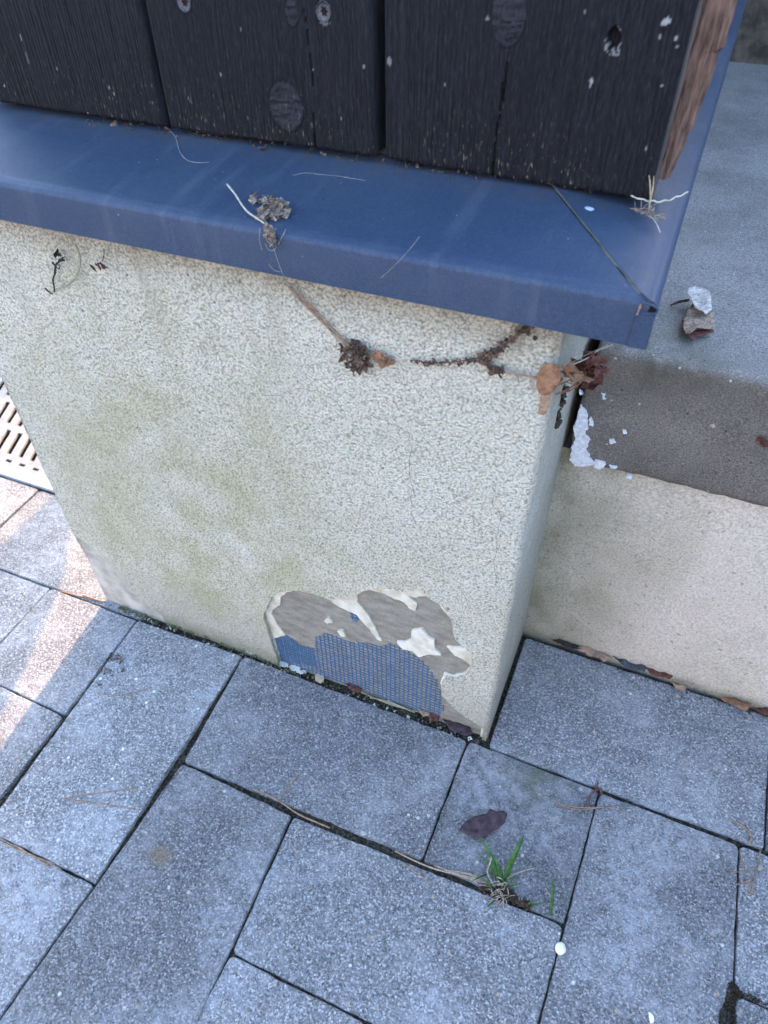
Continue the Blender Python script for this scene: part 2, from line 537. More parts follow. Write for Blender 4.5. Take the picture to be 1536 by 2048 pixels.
MP = m_paver(); MS = m_stucco(); MSS = m_side_stucco(); MPR = m_primer(); MMO = m_mortar(); MSL = m_slab(); MME = m_metal(); MBD = m_board()
M_SOIL = m_simple('joint_soil', (.010, .010, .008), (.11, .092, .066), 300, .95, .002, (1, 1, 1), .25, (.45, .75))
M_GROUND = m_simple('bedding_sand', (.03, .03, .026), (.07, .065, .055), 120, .95, .002)
M_RAW = m_simple('raw_brown_timber', (.05, .030, .022), (.20, .125, .095), 420, .9, .0025, (1, 1, .12))
M_EDGE = m_simple('weathered_board_edge', (.06, .032, .022), (.16, .09, .065), 140, .85, .0008, (1, 1, .12))
M_DARKWALL = m_simple('dark_wet_masonry', (.045, .038, .032), (.13, .11, .09), 45, .9, .003)
M_GRATE = m_simple('pale_galvanised_metal', (.17, .17, .17), (.25, .25, .25), 60, .5, .0002)
M_GRATEF = m_simple('grey_channel_edge', (.36, .39, .42), (.50, .53, .56), 60, .5, .0002)
M_VOID = m_simple('drain_mud', (.012, .012, .010), (.05, .045, .035), 120, .95, .002)
M_BLUE = m_simple('blue_glass_fibre', (.035, .105, .20), (.07, .16, .28), 300, .6, .0002)
M_LEAF_O = m_simple('rust_brown_leaf', (.15, .075, .040), (.30, .17, .10), 260, .8, .0005)
M_LEAF_R = m_simple('dark_red_leaf', (.060, .022, .017), (.15, .065, .050), 300, .8, .0008)
M_LEAF_T = m_simple('tan_leaf', (.22, .14, .09), (.36, .25, .18), 260, .8, .0005)
M_LEAF_P = m_simple('dark_purple_leaf', (.030, .018, .024), (.075, .048, .055), 180, .6, .0004)
M_LEAF_G = m_simple('bleached_leaf', (.30, .28, .25), (.60, .58, .55), 380, .8, .0012)
M_CLUMP = m_simple('grey_brown_litter', (.04, .03, .026), (.38, .31, .25), 500, .9, .0005)
M_CLUMPD = m_simple('dark_brown_litter', (.018, .012, .010), (.20, .135, .10), 500, .9, .0005)
M_STRAW = m_simple('pale_straw', (.34, .31, .24), (.52, .48, .40), 300, .6, .0001)
M_NEEDLE = m_simple('brown_pine_needle', (.16, .105, .07), (.34, .25, .18), 300, .6, .0001)
M_TWIG = m_simple('dark_twig', (.018, .016, .014), (.07, .055, .045), 500, .8, .0003)
M_HAIR = m_simple('spider_thread', (.26, .24, .20), (.42, .40, .36), 300, .5, 0)
M_GRASS = m_simple('grass_blade', (.022, .075, .018), (.06, .15, .035), 260, .55, .0001)
M_GRASSD = m_simple('dark_grass_blade', (.020, .075, .022), (.05, .14, .035), 260, .55, .0001)
M_MOSS = m_simple('moss', (.05, .07, .02), (.15, .17, .05), 500, .95, .001)
M_PEB = m_simple('white_pebble', (.66, .64, .57), (.80, .78, .72), 200, .6, .0002)
M_CHIP = m_simple('plaster_chip', (.34, .36, .34), (.66, .66, .60), 200, .85, .0005)
M_PAINT = m_simple('white_paint_splash', (.52, .56, .60), (.78, .80, .82), 300, .7, .0006)
M_STEEL = m_simple('zinc_screw', (.05, .05, .06), (.13, .13, .145), 600, .5, .0002)
M_STEEL.node_tree.nodes['Principled BSDF'].inputs['Metallic'].default_value = .6
M_BLACK = m_simple('opening_shade', (.004, .004, .005), (.012, .011, .010), 300, .95, 0)  # near-black standing in for shade inside the notch and screw recess
M_DROP = m_simple('bird_dropping', (.28, .34, .40), (.42, .48, .55), 300, .7, .0002)
M_BLOCKER = m_simple('blocker_timber', (.20, .14, .09), (.34, .25, .17), 40, .85, .001, (1, 1, .2))

# ================================================================ GROUND
gm = MB().add([(-60, -60, -.045), (60, -60, -.045), (60, 60, -.045), (-60, 60, -.045)], [(0, 1, 2, 3)]).build('ground', M_GROUND)
tag(gm, kind='structure')
XS = {i: -.4805 + .1528 * i for i in range(-14, 18)}
YS = {j: -.011 - .1485 * (j - 1) for j in range(-10, 16)}          # row line 1 runs along the wall foot
NODE = {}
for k, (px, py) in {(0, 1): (275, 1240), (1, 1): (487, 1311), (3, 1): (936, 1480), (4, 1): (1200, 1582), (5, 1): (1479, 1688),
                    (0, 2): (130, 1432), (1, 2): (365, 1524), (2, 2): (585, 1630), (3, 2): (844, 1722), (4, 2): (1130, 1850), (5, 2): (1468, 1985),
                    (1, 3): (190, 1770), (2, 3): (460, 1905)}.items():
    NODE[k] = tuple(onz(px, py).xy)


for a_, b_, c_ in (((1, 2), (1, 3), (1, 4)), ((2, 2), (2, 3), (2, 4)), ((4, 1), (4, 2), (4, 3)), ((5, 1), (5, 2), (5, 3))):
    NODE[c_] = (2 * NODE[b_][0] - NODE[a_][0], 2 * NODE[b_][1] - NODE[a_][1])
NODE[(0, 3)] = tuple(onz(-32, 1660).xy)
NODE[(1, 5)] = (2 * NODE[(1, 4)][0] - NODE[(1, 3)][0], 2 * NODE[(1, 4)][1] - NODE[(1, 3)][1])
NODE[(3, 3)] = tuple((np.array(NODE[(2, 3)]) + np.array(NODE[(4, 3)])) / 2)


def node(i, j):
    if (i, j) in NODE: return NODE[(i, j)]
    return (XS[i], YS[j])


# (first column line, last, first row line, last)
PAV = [(0, 1, 1, 3), (1, 3, 1, 2), (3, 4, 1, 2), (1, 2, 2, 4), (2, 4, 2, 3), (4, 5, 1, 3), (5, 6, 1, 2), (-1, 0, 1, 2), (-1, 0, 2, 4),
       (0, 1, 3, 5), (2, 3, 3, 5), (3, 4, 3, 4), (4, 6, 3, 4), (5, 6, 2, 3)]
used = set()
for a, b, c, d in PAV:
    for i in range(a, b):
        for j in range(c, d): used.add((i, j))
for j in range(1, 12):
    for i in range(-11, 14):
        if (i, j) in used: continue
        opts = [(1, 1)]
        if (i + 1, j) not in used and i + 1 < 14: opts.append((2, 1)); opts.append((2, 1))
        if (i, j + 1) not in used and j + 1 < 12: opts.append((1, 2))
        w, h = random.choice(opts)
        if w == 2 and h == 1 and (i + 1, j) in used: w = 1
        PAV.append((i, i + w, j, j + h))
        for a in range(i, i + w):
            for b in range(j, j + h): used.add((a, b))
polys = [[node(a, c), node(b, c), node(b, d), node(a, d)] for a, b, c, d in PAV]
# strip right of the pier up to the low wall, and left of the pier up to the channel
def rect(x0, x1, y1, y0): return [(x0, y1), (x1, y1), (x1, y0), (x0, y0)]
polys += [rect(.004, .3078, .158, -.009), rect(.3078, .46, .158, -.009)]
for i in range(8): polys.append(rect(.46 + .3 * i, .76 + .3 * i, .158, -.009))
polys += [rect(-.786, -.4805, .143, -.011), rect(-.94, -.786, .143, -.011), rect(-1.24, -.94, .143, -.011), rect(-1.55, -1.24, .143, -.011), rect(-1.85, -1.55, .143, -.011)]
for j in range(6):
    for i in range(9):
        x0 = -.54 - .305 * i - (.15 if j % 2 else 0)
        polys.append(rect(x0 - .305, x0, .50 + .152 * (j + 1), .50 + .152 * j))
vsA = []; fsA = []; toneA = []
for q, pl in enumerate(polys):
    P = [np.array(p) for p in pl]
    c = sum(P) / 4
    gap = .0009
    # inset
    ex = (P[1] - P[0]) / np.linalg.norm(P[1] - P[0]); ey = (P[0] - P[3]) / np.linalg.norm(P[0] - P[3])
    sg = [(-1, 1), (1, 1), (1, -1), (-1, -1)]
    rr = random.Random(q + 50)
    P = [p - ex * s[0] * gap * (.7 + .6 * rr.random()) - ey * s[1] * gap * (.7 + .6 * rr.random()) for p, s in zip(P, sg)]
    near = np.linalg.norm(c - np.array((-.1, -.1))) < .75
    # rounded corners
    rad = .0045 if near else .005
    ol = []
    for i in range(4):
        p = P[i]; a = P[i - 1]; b = P[(i + 1) % 4]
        ua = (a - p) / np.linalg.norm(a - p); ub = (b - p) / np.linalg.norm(b - p)
        rk = rad * (.5 + 1.0 * rr.random())
        for t in (0, .25, .5, .75, 1):
            ol.append(tuple((p + ua * rk) * (1 - t) ** 2 + 2 * p * t * (1 - t) + (p + ub * rk) * t * t))
    if near: ol = jitter_poly(ol, .004, .0011, q)
    ol = [np.array(p) for p in ol]
    n = len(ol); dz = rr.uniform(-.0012, .0012); tx = rr.uniform(-.004, .004); ty = rr.uniform(-.004, .004)
    b0 = len(vsA)
    rings = [(0.0, -.034), (0.0, -.0030), (.0004, -.0008), (.0012, 0.0)]
    for (ins, z) in rings:
        for k in range(n):
            p = ol[k]; d = (c - p); L = np.linalg.norm(d)
            # inset perpendicular to the nearest axis
            r2 = p + d / L * ins * 1.2
            ch = (fbm(p[0] * 180, p[1] * 180, q) - .5) * .0012 if (near and z > -.03) else 0
            vsA.append((r2[0], r2[1], z + dz + tx * (p - c)[0] + ty * (p - c)[1] + ch * (1 if z < 0 else .2)))
    for r_ in range(3):
        for k in range(n):
            a = b0 + r_ * n + k; b = b0 + r_ * n + (k + 1) % n
            fsA.append((a, a + n, b + n, b))
    fsA.append(tuple(b0 + 3 * n + k for k in range(n)))
    toneA += [rr.random()] * (4 * n)
# check winding by first top face later (normals are recalculated)
pav = mesh('pavement', vsA, fsA, MP, attrs={'tone': toneA})
import bmesh
bm = bmesh.new(); bm.from_mesh(pav.data); bmesh.ops.recalc_face_normals(bm, faces=bm.faces); bm.to_mesh(pav.data); bm.free()
tag(pav, kind='structure')
# joint filling: a lumpy sheet of dark soil just under the surface
nx, ny = 300, 240
gx = np.linspace(-1.25, .75, nx); gy = np.linspace(-.80, .16, ny)
GX, GY = np.meshgrid(gx, gy)
GZ = -.0050 + (fbm(GX * 70, GY * 70, 5) - .5) * .008 + np.clip(fbm(GX * 14, GY * 14, 9) - .55, 0, 1) * .012
GZ = np.minimum(GZ, -.0032 + (fbm(GX * 200, GY * 200, 13) - .5) * .001)
V = np.stack([GX.ravel(), GY.ravel(), GZ.ravel()], 1)
F = [(j * nx + i, j * nx + i + 1, (j + 1) * nx + i + 1, (j + 1) * nx + i) for j in range(ny - 1) for i in range(nx - 1)]
js = mesh('joint_soil', V, F, M_SOIL, smooth=True); tag(js, kind='structure')

# ================================================================ DRAIN CHANNEL (left, beyond the pier)
drain = empty('drain_channel', (-1.1, .3, 0))
tag(drain, 'pale metal drain grate with rows of slots set in the paving left of the wall', 'drain grate')
mb = MB()
mb.box((-2.4, .147, -.03), (-.56, .165, .003)); mb.box((-2.4, .478, -.03), (-.56, .496, .003))
mb.build('channel_edge', M_GRATEF, drain)
# grate plate: rows of slots cut in real geometry
x0, x1 = -1.75, -.60; rows = [(.165, .1755, None), (.1755, .1815, 'h'), (.1815, .193, None), (.193, .243, 's'), (.243, .258, None), (.258, .306, 's'),
        (.306, .322, None), (.322, .370, 's'), (.370, .386, None), (.386, .434, 's'), (.434, .460, None), (.460, .466, 'h'), (.466, .478, None)]
mb = MB(); zt = 0.0; th = .004
pitch = .0246; sw = .0095
for (a, b, ty) in rows:
    if ty is None:
        mb.box((x0, a, zt - th), (x1, b, zt)); continue
    p = pitch if ty == 's' else .0285; wdt = sw if ty == 's' else .012
    sl_ = -.38 if ty == 's' else 0
    k = 0; off = rows.index((a, b, ty)) * .0065
    x = x0 + off
    edges = []
    while x + p < x1:
        # solid bar between slots
        s0 = x + wdt; s1 = x + p
        d0 = sl_ * (a - .24) ; d1 = sl_ * (b - .24)
        mb.add([(s0 + d0, a, zt - th), (s1 + d0, a, zt - th), (s1 + d1, b, zt - th), (s0 + d1, b, zt - th),
                (s0 + d0, a, zt), (s1 + d0, a, zt), (s1 + d1, b, zt), (s0 + d1, b, zt)],
               [(0, 3, 2, 1), (4, 5, 6, 7), (0, 1, 5, 4), (1, 2, 6, 5), (2, 3, 7, 6), (3, 0, 4, 7)])
        x += p
mb.build('grate_plate', M_GRATE, drain)
MB().box((-2.4, .165, -.044), (-.56, .478, -.036)).build('channel_bottom', M_VOID, drain)

# ================================================================ PIER WITH STUCCO
ROOT = empty('rendered_wall', (-.27, .1, 0))
tag(ROOT, 'cream stucco wall pillar with green algae and a broken patch showing blue mesh at its foot', 'wall')
WL = -.549; TOP = .589; YB = 1.12
MB().box((WL + .006, .0046, -.03), (-.0035, YB, TOP)).build('base_coat', MMO, ROOT)


def Z6(pts): return [(ony(400 + X / 2.194, 1100 + Y / 2.194).x, ony(400 + X / 2.194, 1100 + Y / 2.194).z) for X, Y in pts]


outer = Z6([(345, 470), (318, 400), (300, 340), (282, 290), (300, 240), (318, 200), (350, 182), (400, 173), (470, 180), (520, 195), (570, 212), (640, 208),
            (690, 185), (740, 165), (790, 158), (850, 166), (905, 180), (960, 163), (985, 180), (1005, 205), (1060, 235), (1108, 305), (1122, 385), (1150, 412),
            (1195, 455), (1192, 520), (1165, 552), (1110, 568), (1078, 556), (1060, 590), (1062, 630), (1095, 668), (1150, 715), (1210, 755), (1262, 800)])
inner = Z6([(345, 470), (318, 395), (370, 382), (335, 335), (307, 288), (318, 265), (345, 250), (350, 215), (372, 195), (420, 181), (465, 182), (500, 198), (550, 208), (580, 240), (612, 262),
            (640, 275), (682, 292), (712, 330), (742, 362), (772, 402), (792, 408), (765, 350), (735, 300), (705, 262), (684, 235), (688, 203), (730, 182), (790, 195), (830, 215), (870, 230), (893, 238),
            (912, 262), (942, 277), (946, 245), (918, 222), (905, 206), (945, 218), (1000, 208), (1040, 240), (1075, 285), (1103, 320), (1105, 360), (1117, 400),
            (1165, 425), (1188, 450), (1140, 436), (1080, 433), (1112, 472), (1150, 487), (1185, 520), (1160, 545), (1110, 563), (1070, 548), (1052, 582), (1055, 630), (1072, 662), (1120, 710), (1200, 765), (1250, 800)])
star = Z6([(860, 410), (895, 412), (922, 398), (925, 360), (970, 352), (1000, 387), (1026, 402), (1030, 440), (1056, 470), (1000, 465), (958, 476), (930, 450), (885, 440)])
blot = Z6([(600, 362), (622, 360), (636, 385), (612, 382)])
blot2 = Z6([(540, 318), (560, 305), (580, 322), (556, 330)])
# left foot: the finish has worn off the corner
leftc = [(ony(*p).x, ony(*p).z) for p in [(186, 1092), (219, 1123), (250, 1166), (273, 1190), (300, 1212), (324, 1229)]]
R = .0055
right_x = -R
outline = [(right_x, -.02), (right_x, TOP - .003), (WL, TOP - .003)]
outline += [(WL, leftc[0][1] + .01)] + leftc[:-1] + [(leftc[-1][0], -.02)]
outj = []
base_line = jitter_poly([(leftc[0][0], leftc[0][1])] + leftc, .004, .0012, 3, False)
foot = [(leftc[-1][0] + .004, -.02)]
notch = jitter_poly(outer, .0020, .0016, 11, False)
poly_front = [(right_x, TOP - .003), (WL, TOP - .003), (WL, leftc[0][1] + .012)] + base_line + foot + \
             [(notch[0][0] - .001, -.02)] + [p for p in notch if p[1] > -.018] + [(notch[-1][0], -.02), (right_x, -.02)]
# points along the right edge so it welds with the corner strip
ZC = list(np.arange(-.02, TOP - .003, .006))[1:]
pf = poly_front[:-1] + [(right_x, -.02)] + [(right_x, z) for z in ZC]
Vf, Ff = fill2d([pf], sp=.0075, seed=2)
nar = np.array(notch)


def front_y(x, z):
    und = (fbm(x * 9 + 7, z * 9, 21, 3) - .5) * .0034 + (fbm(x * 45, z * 45, 22, 2) - .5) * .0009
    d = math.sqrt(float(np.min((nar[:, 0] - x) ** 2 + (nar[:, 1] - z) ** 2)))
    lift = .0016 * math.exp(-d / .006) * (1.6 if x < -.27 else .7)
    blend = min(1, max(0, (right_x - x) / .02))
    return float(-.0006 - und * blend - lift * blend)


V3 = [(x, front_y(x, z), z) for x, z in Vf]
# make faces point to -y
FF = []
for f in Ff:
    (ax, az), (bx, bz), (cx, cz) = [Vf[i] for i in f[:3]]
    s_ = (bx - ax) * (cz - az) - (bz - az) * (cx - ax)
    FF.append(f if s_ > 0 else tuple(reversed(f)))
Vt, Ft = thick(V3, FF, (0, .0052, 0))
mbf = MB().add(Vt, Ft)
# rounded arris and side face
zs = [-.02] + ZC + [TOP - .003]
prof = [(-R + R * math.sin(a), R - R * math.cos(a)) for a in np.linspace(0, math.pi / 2, 7)]
prof = prof + [(0, y) for y in (.010, .02, .04, .07, .10, .14, .2, .4, YB)]
rows_ = []
for z in zs:
    row = []
    for k, (x, y) in enumerate(prof):
        a = min(1, k / 3)
        wob = (fbm(z * 60, k * .35, 31, 3) - .5) * .0022 * a * (1 if k < 12 else .4) + (fbm(z * 14, 1.5, 33, 2) - .5) * .004 * a * (k < 10)
        row.append((x + wob, y - .0006 * (1 - a) + wob * (k < 7) * .6, z))
    rows_.append(row)
vv = [p for r_ in rows_ for p in r_]; K = len(prof)
ff = [(j * K + k, j * K + k + 1, (j + 1) * K + k + 1, (j + 1) * K + k) for j in range(len(zs) - 1) for k in range(K - 1)]
fin = mbf.build('stucco_finish', MS, ROOT)
sd = mesh('pillar_side', vv, ff, MS, ROOT, smooth=True)
mesh('left_side', [(WL, -.0006, .12), (WL, YB, -.02), (WL, YB, TOP), (WL, -.0006, TOP), (WL + .005, .004, -.02), (WL + .003, .004, .06)],
     [(0, 3, 2, 1, 4, 5)], MS, ROOT)
# under layer (smooth cream), cut back to the inner outline
innj = jitter_poly(inner, .0018, .0013, 17, False)
pol = [p for p in innj if p[1] > -.018]
env = [(outer[0][0] - .05, -.02), (outer[0][0] - .05, .30), (-.0085, .30), (-.0085, -.02)]
env = env[::-1]
ul = [(env[0][0], -.02), (env[1][0], .30), (env[2][0], .30), (env[3][0], -.02), (innj[0][0] - .001, -.02)] + pol + [(innj[-1][0], -.02)]
Vu, Fu = fill2d([ul], sp=.01, seed=5)
Fu = [f if (Vu[f[1]][0] - Vu[f[0]][0]) * (Vu[f[2]][1] - Vu[f[0]][1]) - (Vu[f[1]][1] - Vu[f[0]][1]) * (Vu[f[2]][0] - Vu[f[0]][0]) > 0 else tuple(reversed(f)) for f in Fu]
Vt, Ft = thick([(x, .0022 + .0010 * float(fbm(x * 70, z * 70, 12)), z) for x, z in Vu], Fu, (0, .0022, 0))
mu = MB().add(Vt, Ft)
for isl in (star, blot, blot2):
    pj = jitter_poly(isl, .003, .0012, 19)
    Vi, Fi = fill2d([pj], sp=.006, seed=6)
    Fi = [f if (Vi[f[1]][0] - Vi[f[0]][0]) * (Vi[f[2]][1] - Vi[f[0]][1]) - (Vi[f[1]][1] - Vi[f[0]][1]) * (Vi[f[2]][0] - Vi[f[0]][0]) > 0 else tuple(reversed(f)) for f in Fi]
    Vt, Ft = thick([(x, .0020 - .0010 * float(fbm(x * 80, z * 80, 3)), z) for x, z in Vi], Fi, (0, .0028, 0))
    mu.add(Vt, Ft)
mu.build('broken_plaster_layer', MPR, ROOT)
wl = [(WL + .001, -.02), (WL + .001, leftc[0][1] + .02), (leftc[-1][0] + .02, leftc[0][1] + .02), (leftc[-1][0] + .02, -.02)]
Vi, Fi = fill2d([wl], sp=.006, seed=8)
Fi = [f if (Vi[f[1]][0] - Vi[f[0]][0]) * (Vi[f[2]][1] - Vi[f[0]][1]) - (Vi[f[1]][1] - Vi[f[0]][1]) * (Vi[f[2]][0] - Vi[f[0]][0]) > 0 else tuple(reversed(f)) for f in Fi]
Vt, Ft = thick([(x, .0014 + .0012 * float(fbm(x * 60, z * 60, 9)), z) for x, z in Vi], Fi, (0, .002, 0))
M_WORN = m_simple('worn_plaster', (.30, .29, .25), (.52, .50, .44), 45, .9, .0015)
MB().add(Vt, Ft).build('worn_corner', M_WORN, ROOT)
# blue glass-fibre mesh
meshpoly = Z6([(312, 386), (370, 382), (405, 405), (440, 430), (490, 440), (496, 392), (540, 370), (590, 386), (640, 410), (720, 415), (780, 432), (820, 420), (880, 440),
               (940, 470), (990, 512), (1030, 572), (1055, 640), (1066, 700), (1055, 760), (345, 500)])
meshpoly = jitter_poly(meshpoly, .003, .0012, 23)
bit = Z6([(640, 282), (665, 275), (700, 318), (690, 330), (655, 318)])
mbm = MB(); cell = .0056


def strands(poly, vert, cell, w):
    xs = [p[0] for p in poly]; zs_ = [p[1] for p in poly]
    a0, a1 = (min(xs), max(xs)) if vert else (min(zs_), max(zs_))
    b0, b1 = (min(zs_), max(zs_)) if vert else (min(xs), max(xs))
    c = a0; idx = 0
    while c < a1:
        t = b0; run = None
        step = cell / 2
        seg = []
        while t < b1 + step:
            wobc = c + (float(vn(t * 60, idx * 1.7, 41)) - .5) * .0009
            q = (wobc, t) if vert else (t, wobc)
            q2 = (q[0], q[1])
            if inside(q2, poly) and q2[1] > -.012: seg.append((q2, t))
            else:
                if len(seg) > 1: emit(seg, vert, w, idx)
                seg = []
            t += step
        if len(seg) > 1: emit(seg, vert, w, idx)
        c += cell; idx += 1


def emit(seg, vert, w, idx):
    vs = []
    for k, (q, t) in enumerate(seg):
        up = ((k // 1) % 4 < 2) ^ (idx % 2 == 1) ^ vert
        y = .0040 - (.0004 if up else 0)
        if vert: vs += [(q[0] - w, y, q[1]), (q[0], y - .0003, q[1]), (q[0] + w, y, q[1])]
        else: vs += [(q[0], y, q[1] - w), (q[0], y - .0003, q[1]), (q[0], y, q[1] + w)]
    f = []
    for k in range(len(seg) - 1):
        a = k * 3; b = a + 3
        for s in (0, 1):
            f.append((a + s, a + s + 1, b + s + 1, b + s) if vert else (a + s, b + s, b + s + 1, a + s + 1))
    n = len(vs)
    Vt, Ft = thick(vs, f, (0, .0004, 0)); mbm.add(Vt, Ft)


strands(meshpoly, True, cell, .00068); strands(meshpoly, False, cell, .00045)
strands(bit, True, cell, .0009); strands(bit, False, cell, .0007)
leftbit = Z6([(312, 386), (370, 382), (405, 405), (440, 430), (490, 440), (496, 520), (345, 500)])
strands([(x + .0008, z) for x, z in leftbit], True, cell * .5, .00055)
mbm.build('fibre_mesh', M_BLUE, ROOT)


# hairline cracks: thin dark slits lying on the finish
def crack(pxs, w=.0005, seed=0):
    pts = [(ony(*p).x, ony(*p).z) for p in pxs]
    pj = jitter_poly(pts, .0022, .0026, seed, False)
    vs = []
    for k, (x, z) in enumerate(pj):
        a = pj[max(0, k - 1)]; b = pj[min(len(pj) - 1, k + 1)]
        d = np.array([b[0] - a[0], b[1] - a[1]]); d /= max(1e-9, np.linalg.norm(d)); n_ = (-d[1], d[0])
        ww = w * (.35 + .9 * float(vn(k * .5, 3, seed))) * .5
        y = front_y(x, z) - .0004
        vs += [(x - n_[0] * ww, y, z - n_[1] * ww), (x + n_[0] * ww, y, z + n_[1] * ww)]
    f = [(2 * k, 2 * k + 1, 2 * k + 3, 2 * k + 2) for k in range(len(pj) - 1)]
    Vt, Ft = thick(vs, f, (0, .0003, 0))
    return Vt, Ft


mc = MB()
for k, pxs in enumerate([[(818, 868), (822, 905), (820, 950), (826, 985), (820, 1010), (832, 1048)],
                         [(990, 960), (988, 1010), (1002, 1035), (994, 1080), (990, 1130), (992, 1170)],
                         [(525, 792), (560, 790), (600, 776), (640, 782), (668, 800), (690, 822)],
                         [(740, 832), (780, 845), (820, 865)],
                         [(470, 1255), (505, 1238), (520, 1225)], [(900, 1010), (925, 1000), (940, 985)]]):
    mc.add(*crack(pxs, .00034, 60 + k))
M_CRACK = m_simple('crack_dirt', (.22, .22, .16), (.34, .33, .25), 300, .95, 0)
mc.build('hairline_cracks', M_CRACK, ROOT)

# ================================================================ LOW WALL, SLAB, BACK WALL
lw = empty('low_wall', (.5, .2, 0)); tag(lw, 'low stained cream wall under the concrete slab right of the pillar', 'wall')
nx_, nz_ = 120, 50
xsW = np.concatenate([np.linspace(-.002, .5, 100), np.linspace(.55, 3, 20)]); zsW = np.linspace(-.03, .322, nz_)
V = []; F = []
for z in zsW:
    for x in xsW:
        V.append((x, .163 + float(fbm(x * 12, z * 12, 71, 3) - .5) * .004 + float(fbm(x * 70, z * 70, 72, 2) - .5) * .0012, z))
n = len(xsW)
F = [(j * n + i, j * n + i + 1, (j + 1) * n + i + 1, (j + 1) * n + i) for j in range(nz_ - 1) for i in range(n - 1)]
mesh('wall_face', V, F, MSS, lw, smooth=True)
MB().box((.001, .168, -.03), (3.0, 1.12, .3185)).build('wall_core', MMO, lw)

slab = empty('concrete_slab', (.5, .3, .32)); tag(slab, 'thick grey concrete slab on the low wall, white paint splashed on its corner', 'concrete slab')
r = .010
pr = [(.60, .3195), (.20, .3195), (.156, .319), (.151, .3205)] + [(.1495, .3195 + t) for t in np.linspace(.006, .118, 16)]
pr += [(.1495 + r - r * math.cos(a), .4395 + r * math.sin(a)) for a in np.linspace(0, math.pi / 2, 6)]
pr += [(y, .4495) for y in (.168, .18, .2, .23, .26, .3, .36, .43, .5, .6, .75, .9, 1.10)]
xsS = [.0125, .0130, .0145, .017, .021] + list(np.arange(.026, .30, .005)) + list(np.linspace(.31, 3.0, 14))
V = []
for xi, x in enumerate(xsS):
    shr = {0: .006, 1: .004, 2: .0022, 3: .001, 4: .0003}.get(xi, 0)
    for k, (y, z) in enumerate(pr):
        wz = (fbm(x * 90, k * .9, 81, 3) - .5)
        fr = 1 if 3 <= k <= 26 else .2
        yy = y + shr + (fbm(x * 25, z * 25, 83, 3) - .5) * .0028 * fr + (fbm(x * 140, z * 140, 84, 2) - .5) * .0010 * fr
        zz = z + (wz * .0045 if k in (2, 3, 4) else (fbm(x * 8, y * 8, 85, 2) - .5) * .002 * (k > 20)) - (shr if k > 20 else -shr if k < 5 else 0)
        xx = x
        if xi < 8: xx += (.458 - max(z, .33)) * -.05 + max(0, .345 - z) * .25 + (fbm(z * 70, 2.2, 86, 3) - .5) * .005
        V.append((xx, yy, zz))
K = len(pr); F = [(i * K + k, (i + 1) * K + k, (i + 1) * K + k + 1, i * K + k + 1) for i in range(len(xsS) - 1) for k in range(K - 1)]
F.append(tuple(k for k in range(K)))
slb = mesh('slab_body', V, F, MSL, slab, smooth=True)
try:
    slb.data.set_sharp_from_angle(angle=math.radians(60))
except Exception: pass


def patch_y(px_outline, y, th, name, mat, parent=None, step=.002, amp=.0012, sp=.004, seed=0, rough=.0):
    pts = [(ony(*p, y).x, ony(*p, y).z) for p in px_outline]
    pj = jitter_poly(pts, step, amp, seed)
    Vi, Fi = fill2d([pj], sp=sp, seed=seed)
    Fi = [f if (Vi[f[1]][0] - Vi[f[0]][0]) * (Vi[f[2]][1] - Vi[f[0]][1]) - (Vi[f[1]][1] - Vi[f[0]][1]) * (Vi[f[2]][0] - Vi[f[0]][0]) > 0 else tuple(reversed(f)) for f in Fi]
    Vt, Ft = thick([(x, y - rough * float(fbm(x * 150, z * 150, seed)), z) for x, z in Vi], Fi, (0, th, 0))
    return Vt, Ft


mp = MB()
for k, pl in enumerate([[(1160, 812), (1172, 822), (1176, 850), (1170, 868), (1180, 880), (1172, 896), (1178, 915), (1190, 926), (1168, 934), (1150, 932), (1140, 918), (1142, 896), (1150, 880), (1148, 860), (1152, 838)],
                        [(1190, 920), (1206, 922), (1212, 930), (1200, 938), (1186, 934)], [(1203, 786), (1210, 790), (1212, 800), (1205, 799)],
                        [(1218, 880), (1230, 881), (1232, 887), (1221, 887)], [(1218, 930), (1234, 934), (1232, 938), (1220, 936)], [(1252, 953), (1264, 955), (1262, 959), (1254, 957)],
                        [(1158, 782), (1165, 784), (1166, 791), (1160, 790)], [(1246, 862), (1252, 860), (1254, 868), (1248, 868)], [(1180, 836), (1187, 840), (1186, 852), (1180, 850)]]):
    mp.add(*patch_y(pl, .1478, .004, '', None, seed=90 + k, rough=.0008, step=.0012, amp=.0024))
mp.build('white_paint', M_PAINT, slab)

bw = MB()
bw.box((-.49, 1.10, -.03), (3.0, 1.30, 1.25))
bwo = bw.build('back_wall', M_DARKWALL); tag(bwo, 'dark weathered masonry wall rising behind the concrete slab', 'wall')

# ================================================================ METAL SILL
sill = empty('metal_sill', (-.25, 0, .56)); tag(sill, 'dark blue coated metal sill with folded drip edge and mitred corner', 'window sill')
rf = .0045; zt = .5945; zb = .5645; d0 = .0300


def ztop(d): return zt + (d0 - d) * .075


P_ = [(-.0985, .72), (-.0985, ztop(-.097) + .003), (-.096, ztop(-.096)), (-.08, ztop(-.08)), (-.05, ztop(-.05)), (-.02, ztop(-.02)), (.005, ztop(.005)), (.018, ztop(.018)), (d0 - rf - .0005, ztop(d0 - rf))]
for a in np.linspace(0, 85, 7):
    t = math.radians(a); P_.append((d0 - rf + rf * math.sin(t), zt - rf + rf * math.cos(t)))
P_ += [(d0, zt - .012), (d0 + .0003, zb + .004), (d0 + .0002, zb + .0006), (d0 - .0006, zb), (d0 - .006, zb + .0002)]
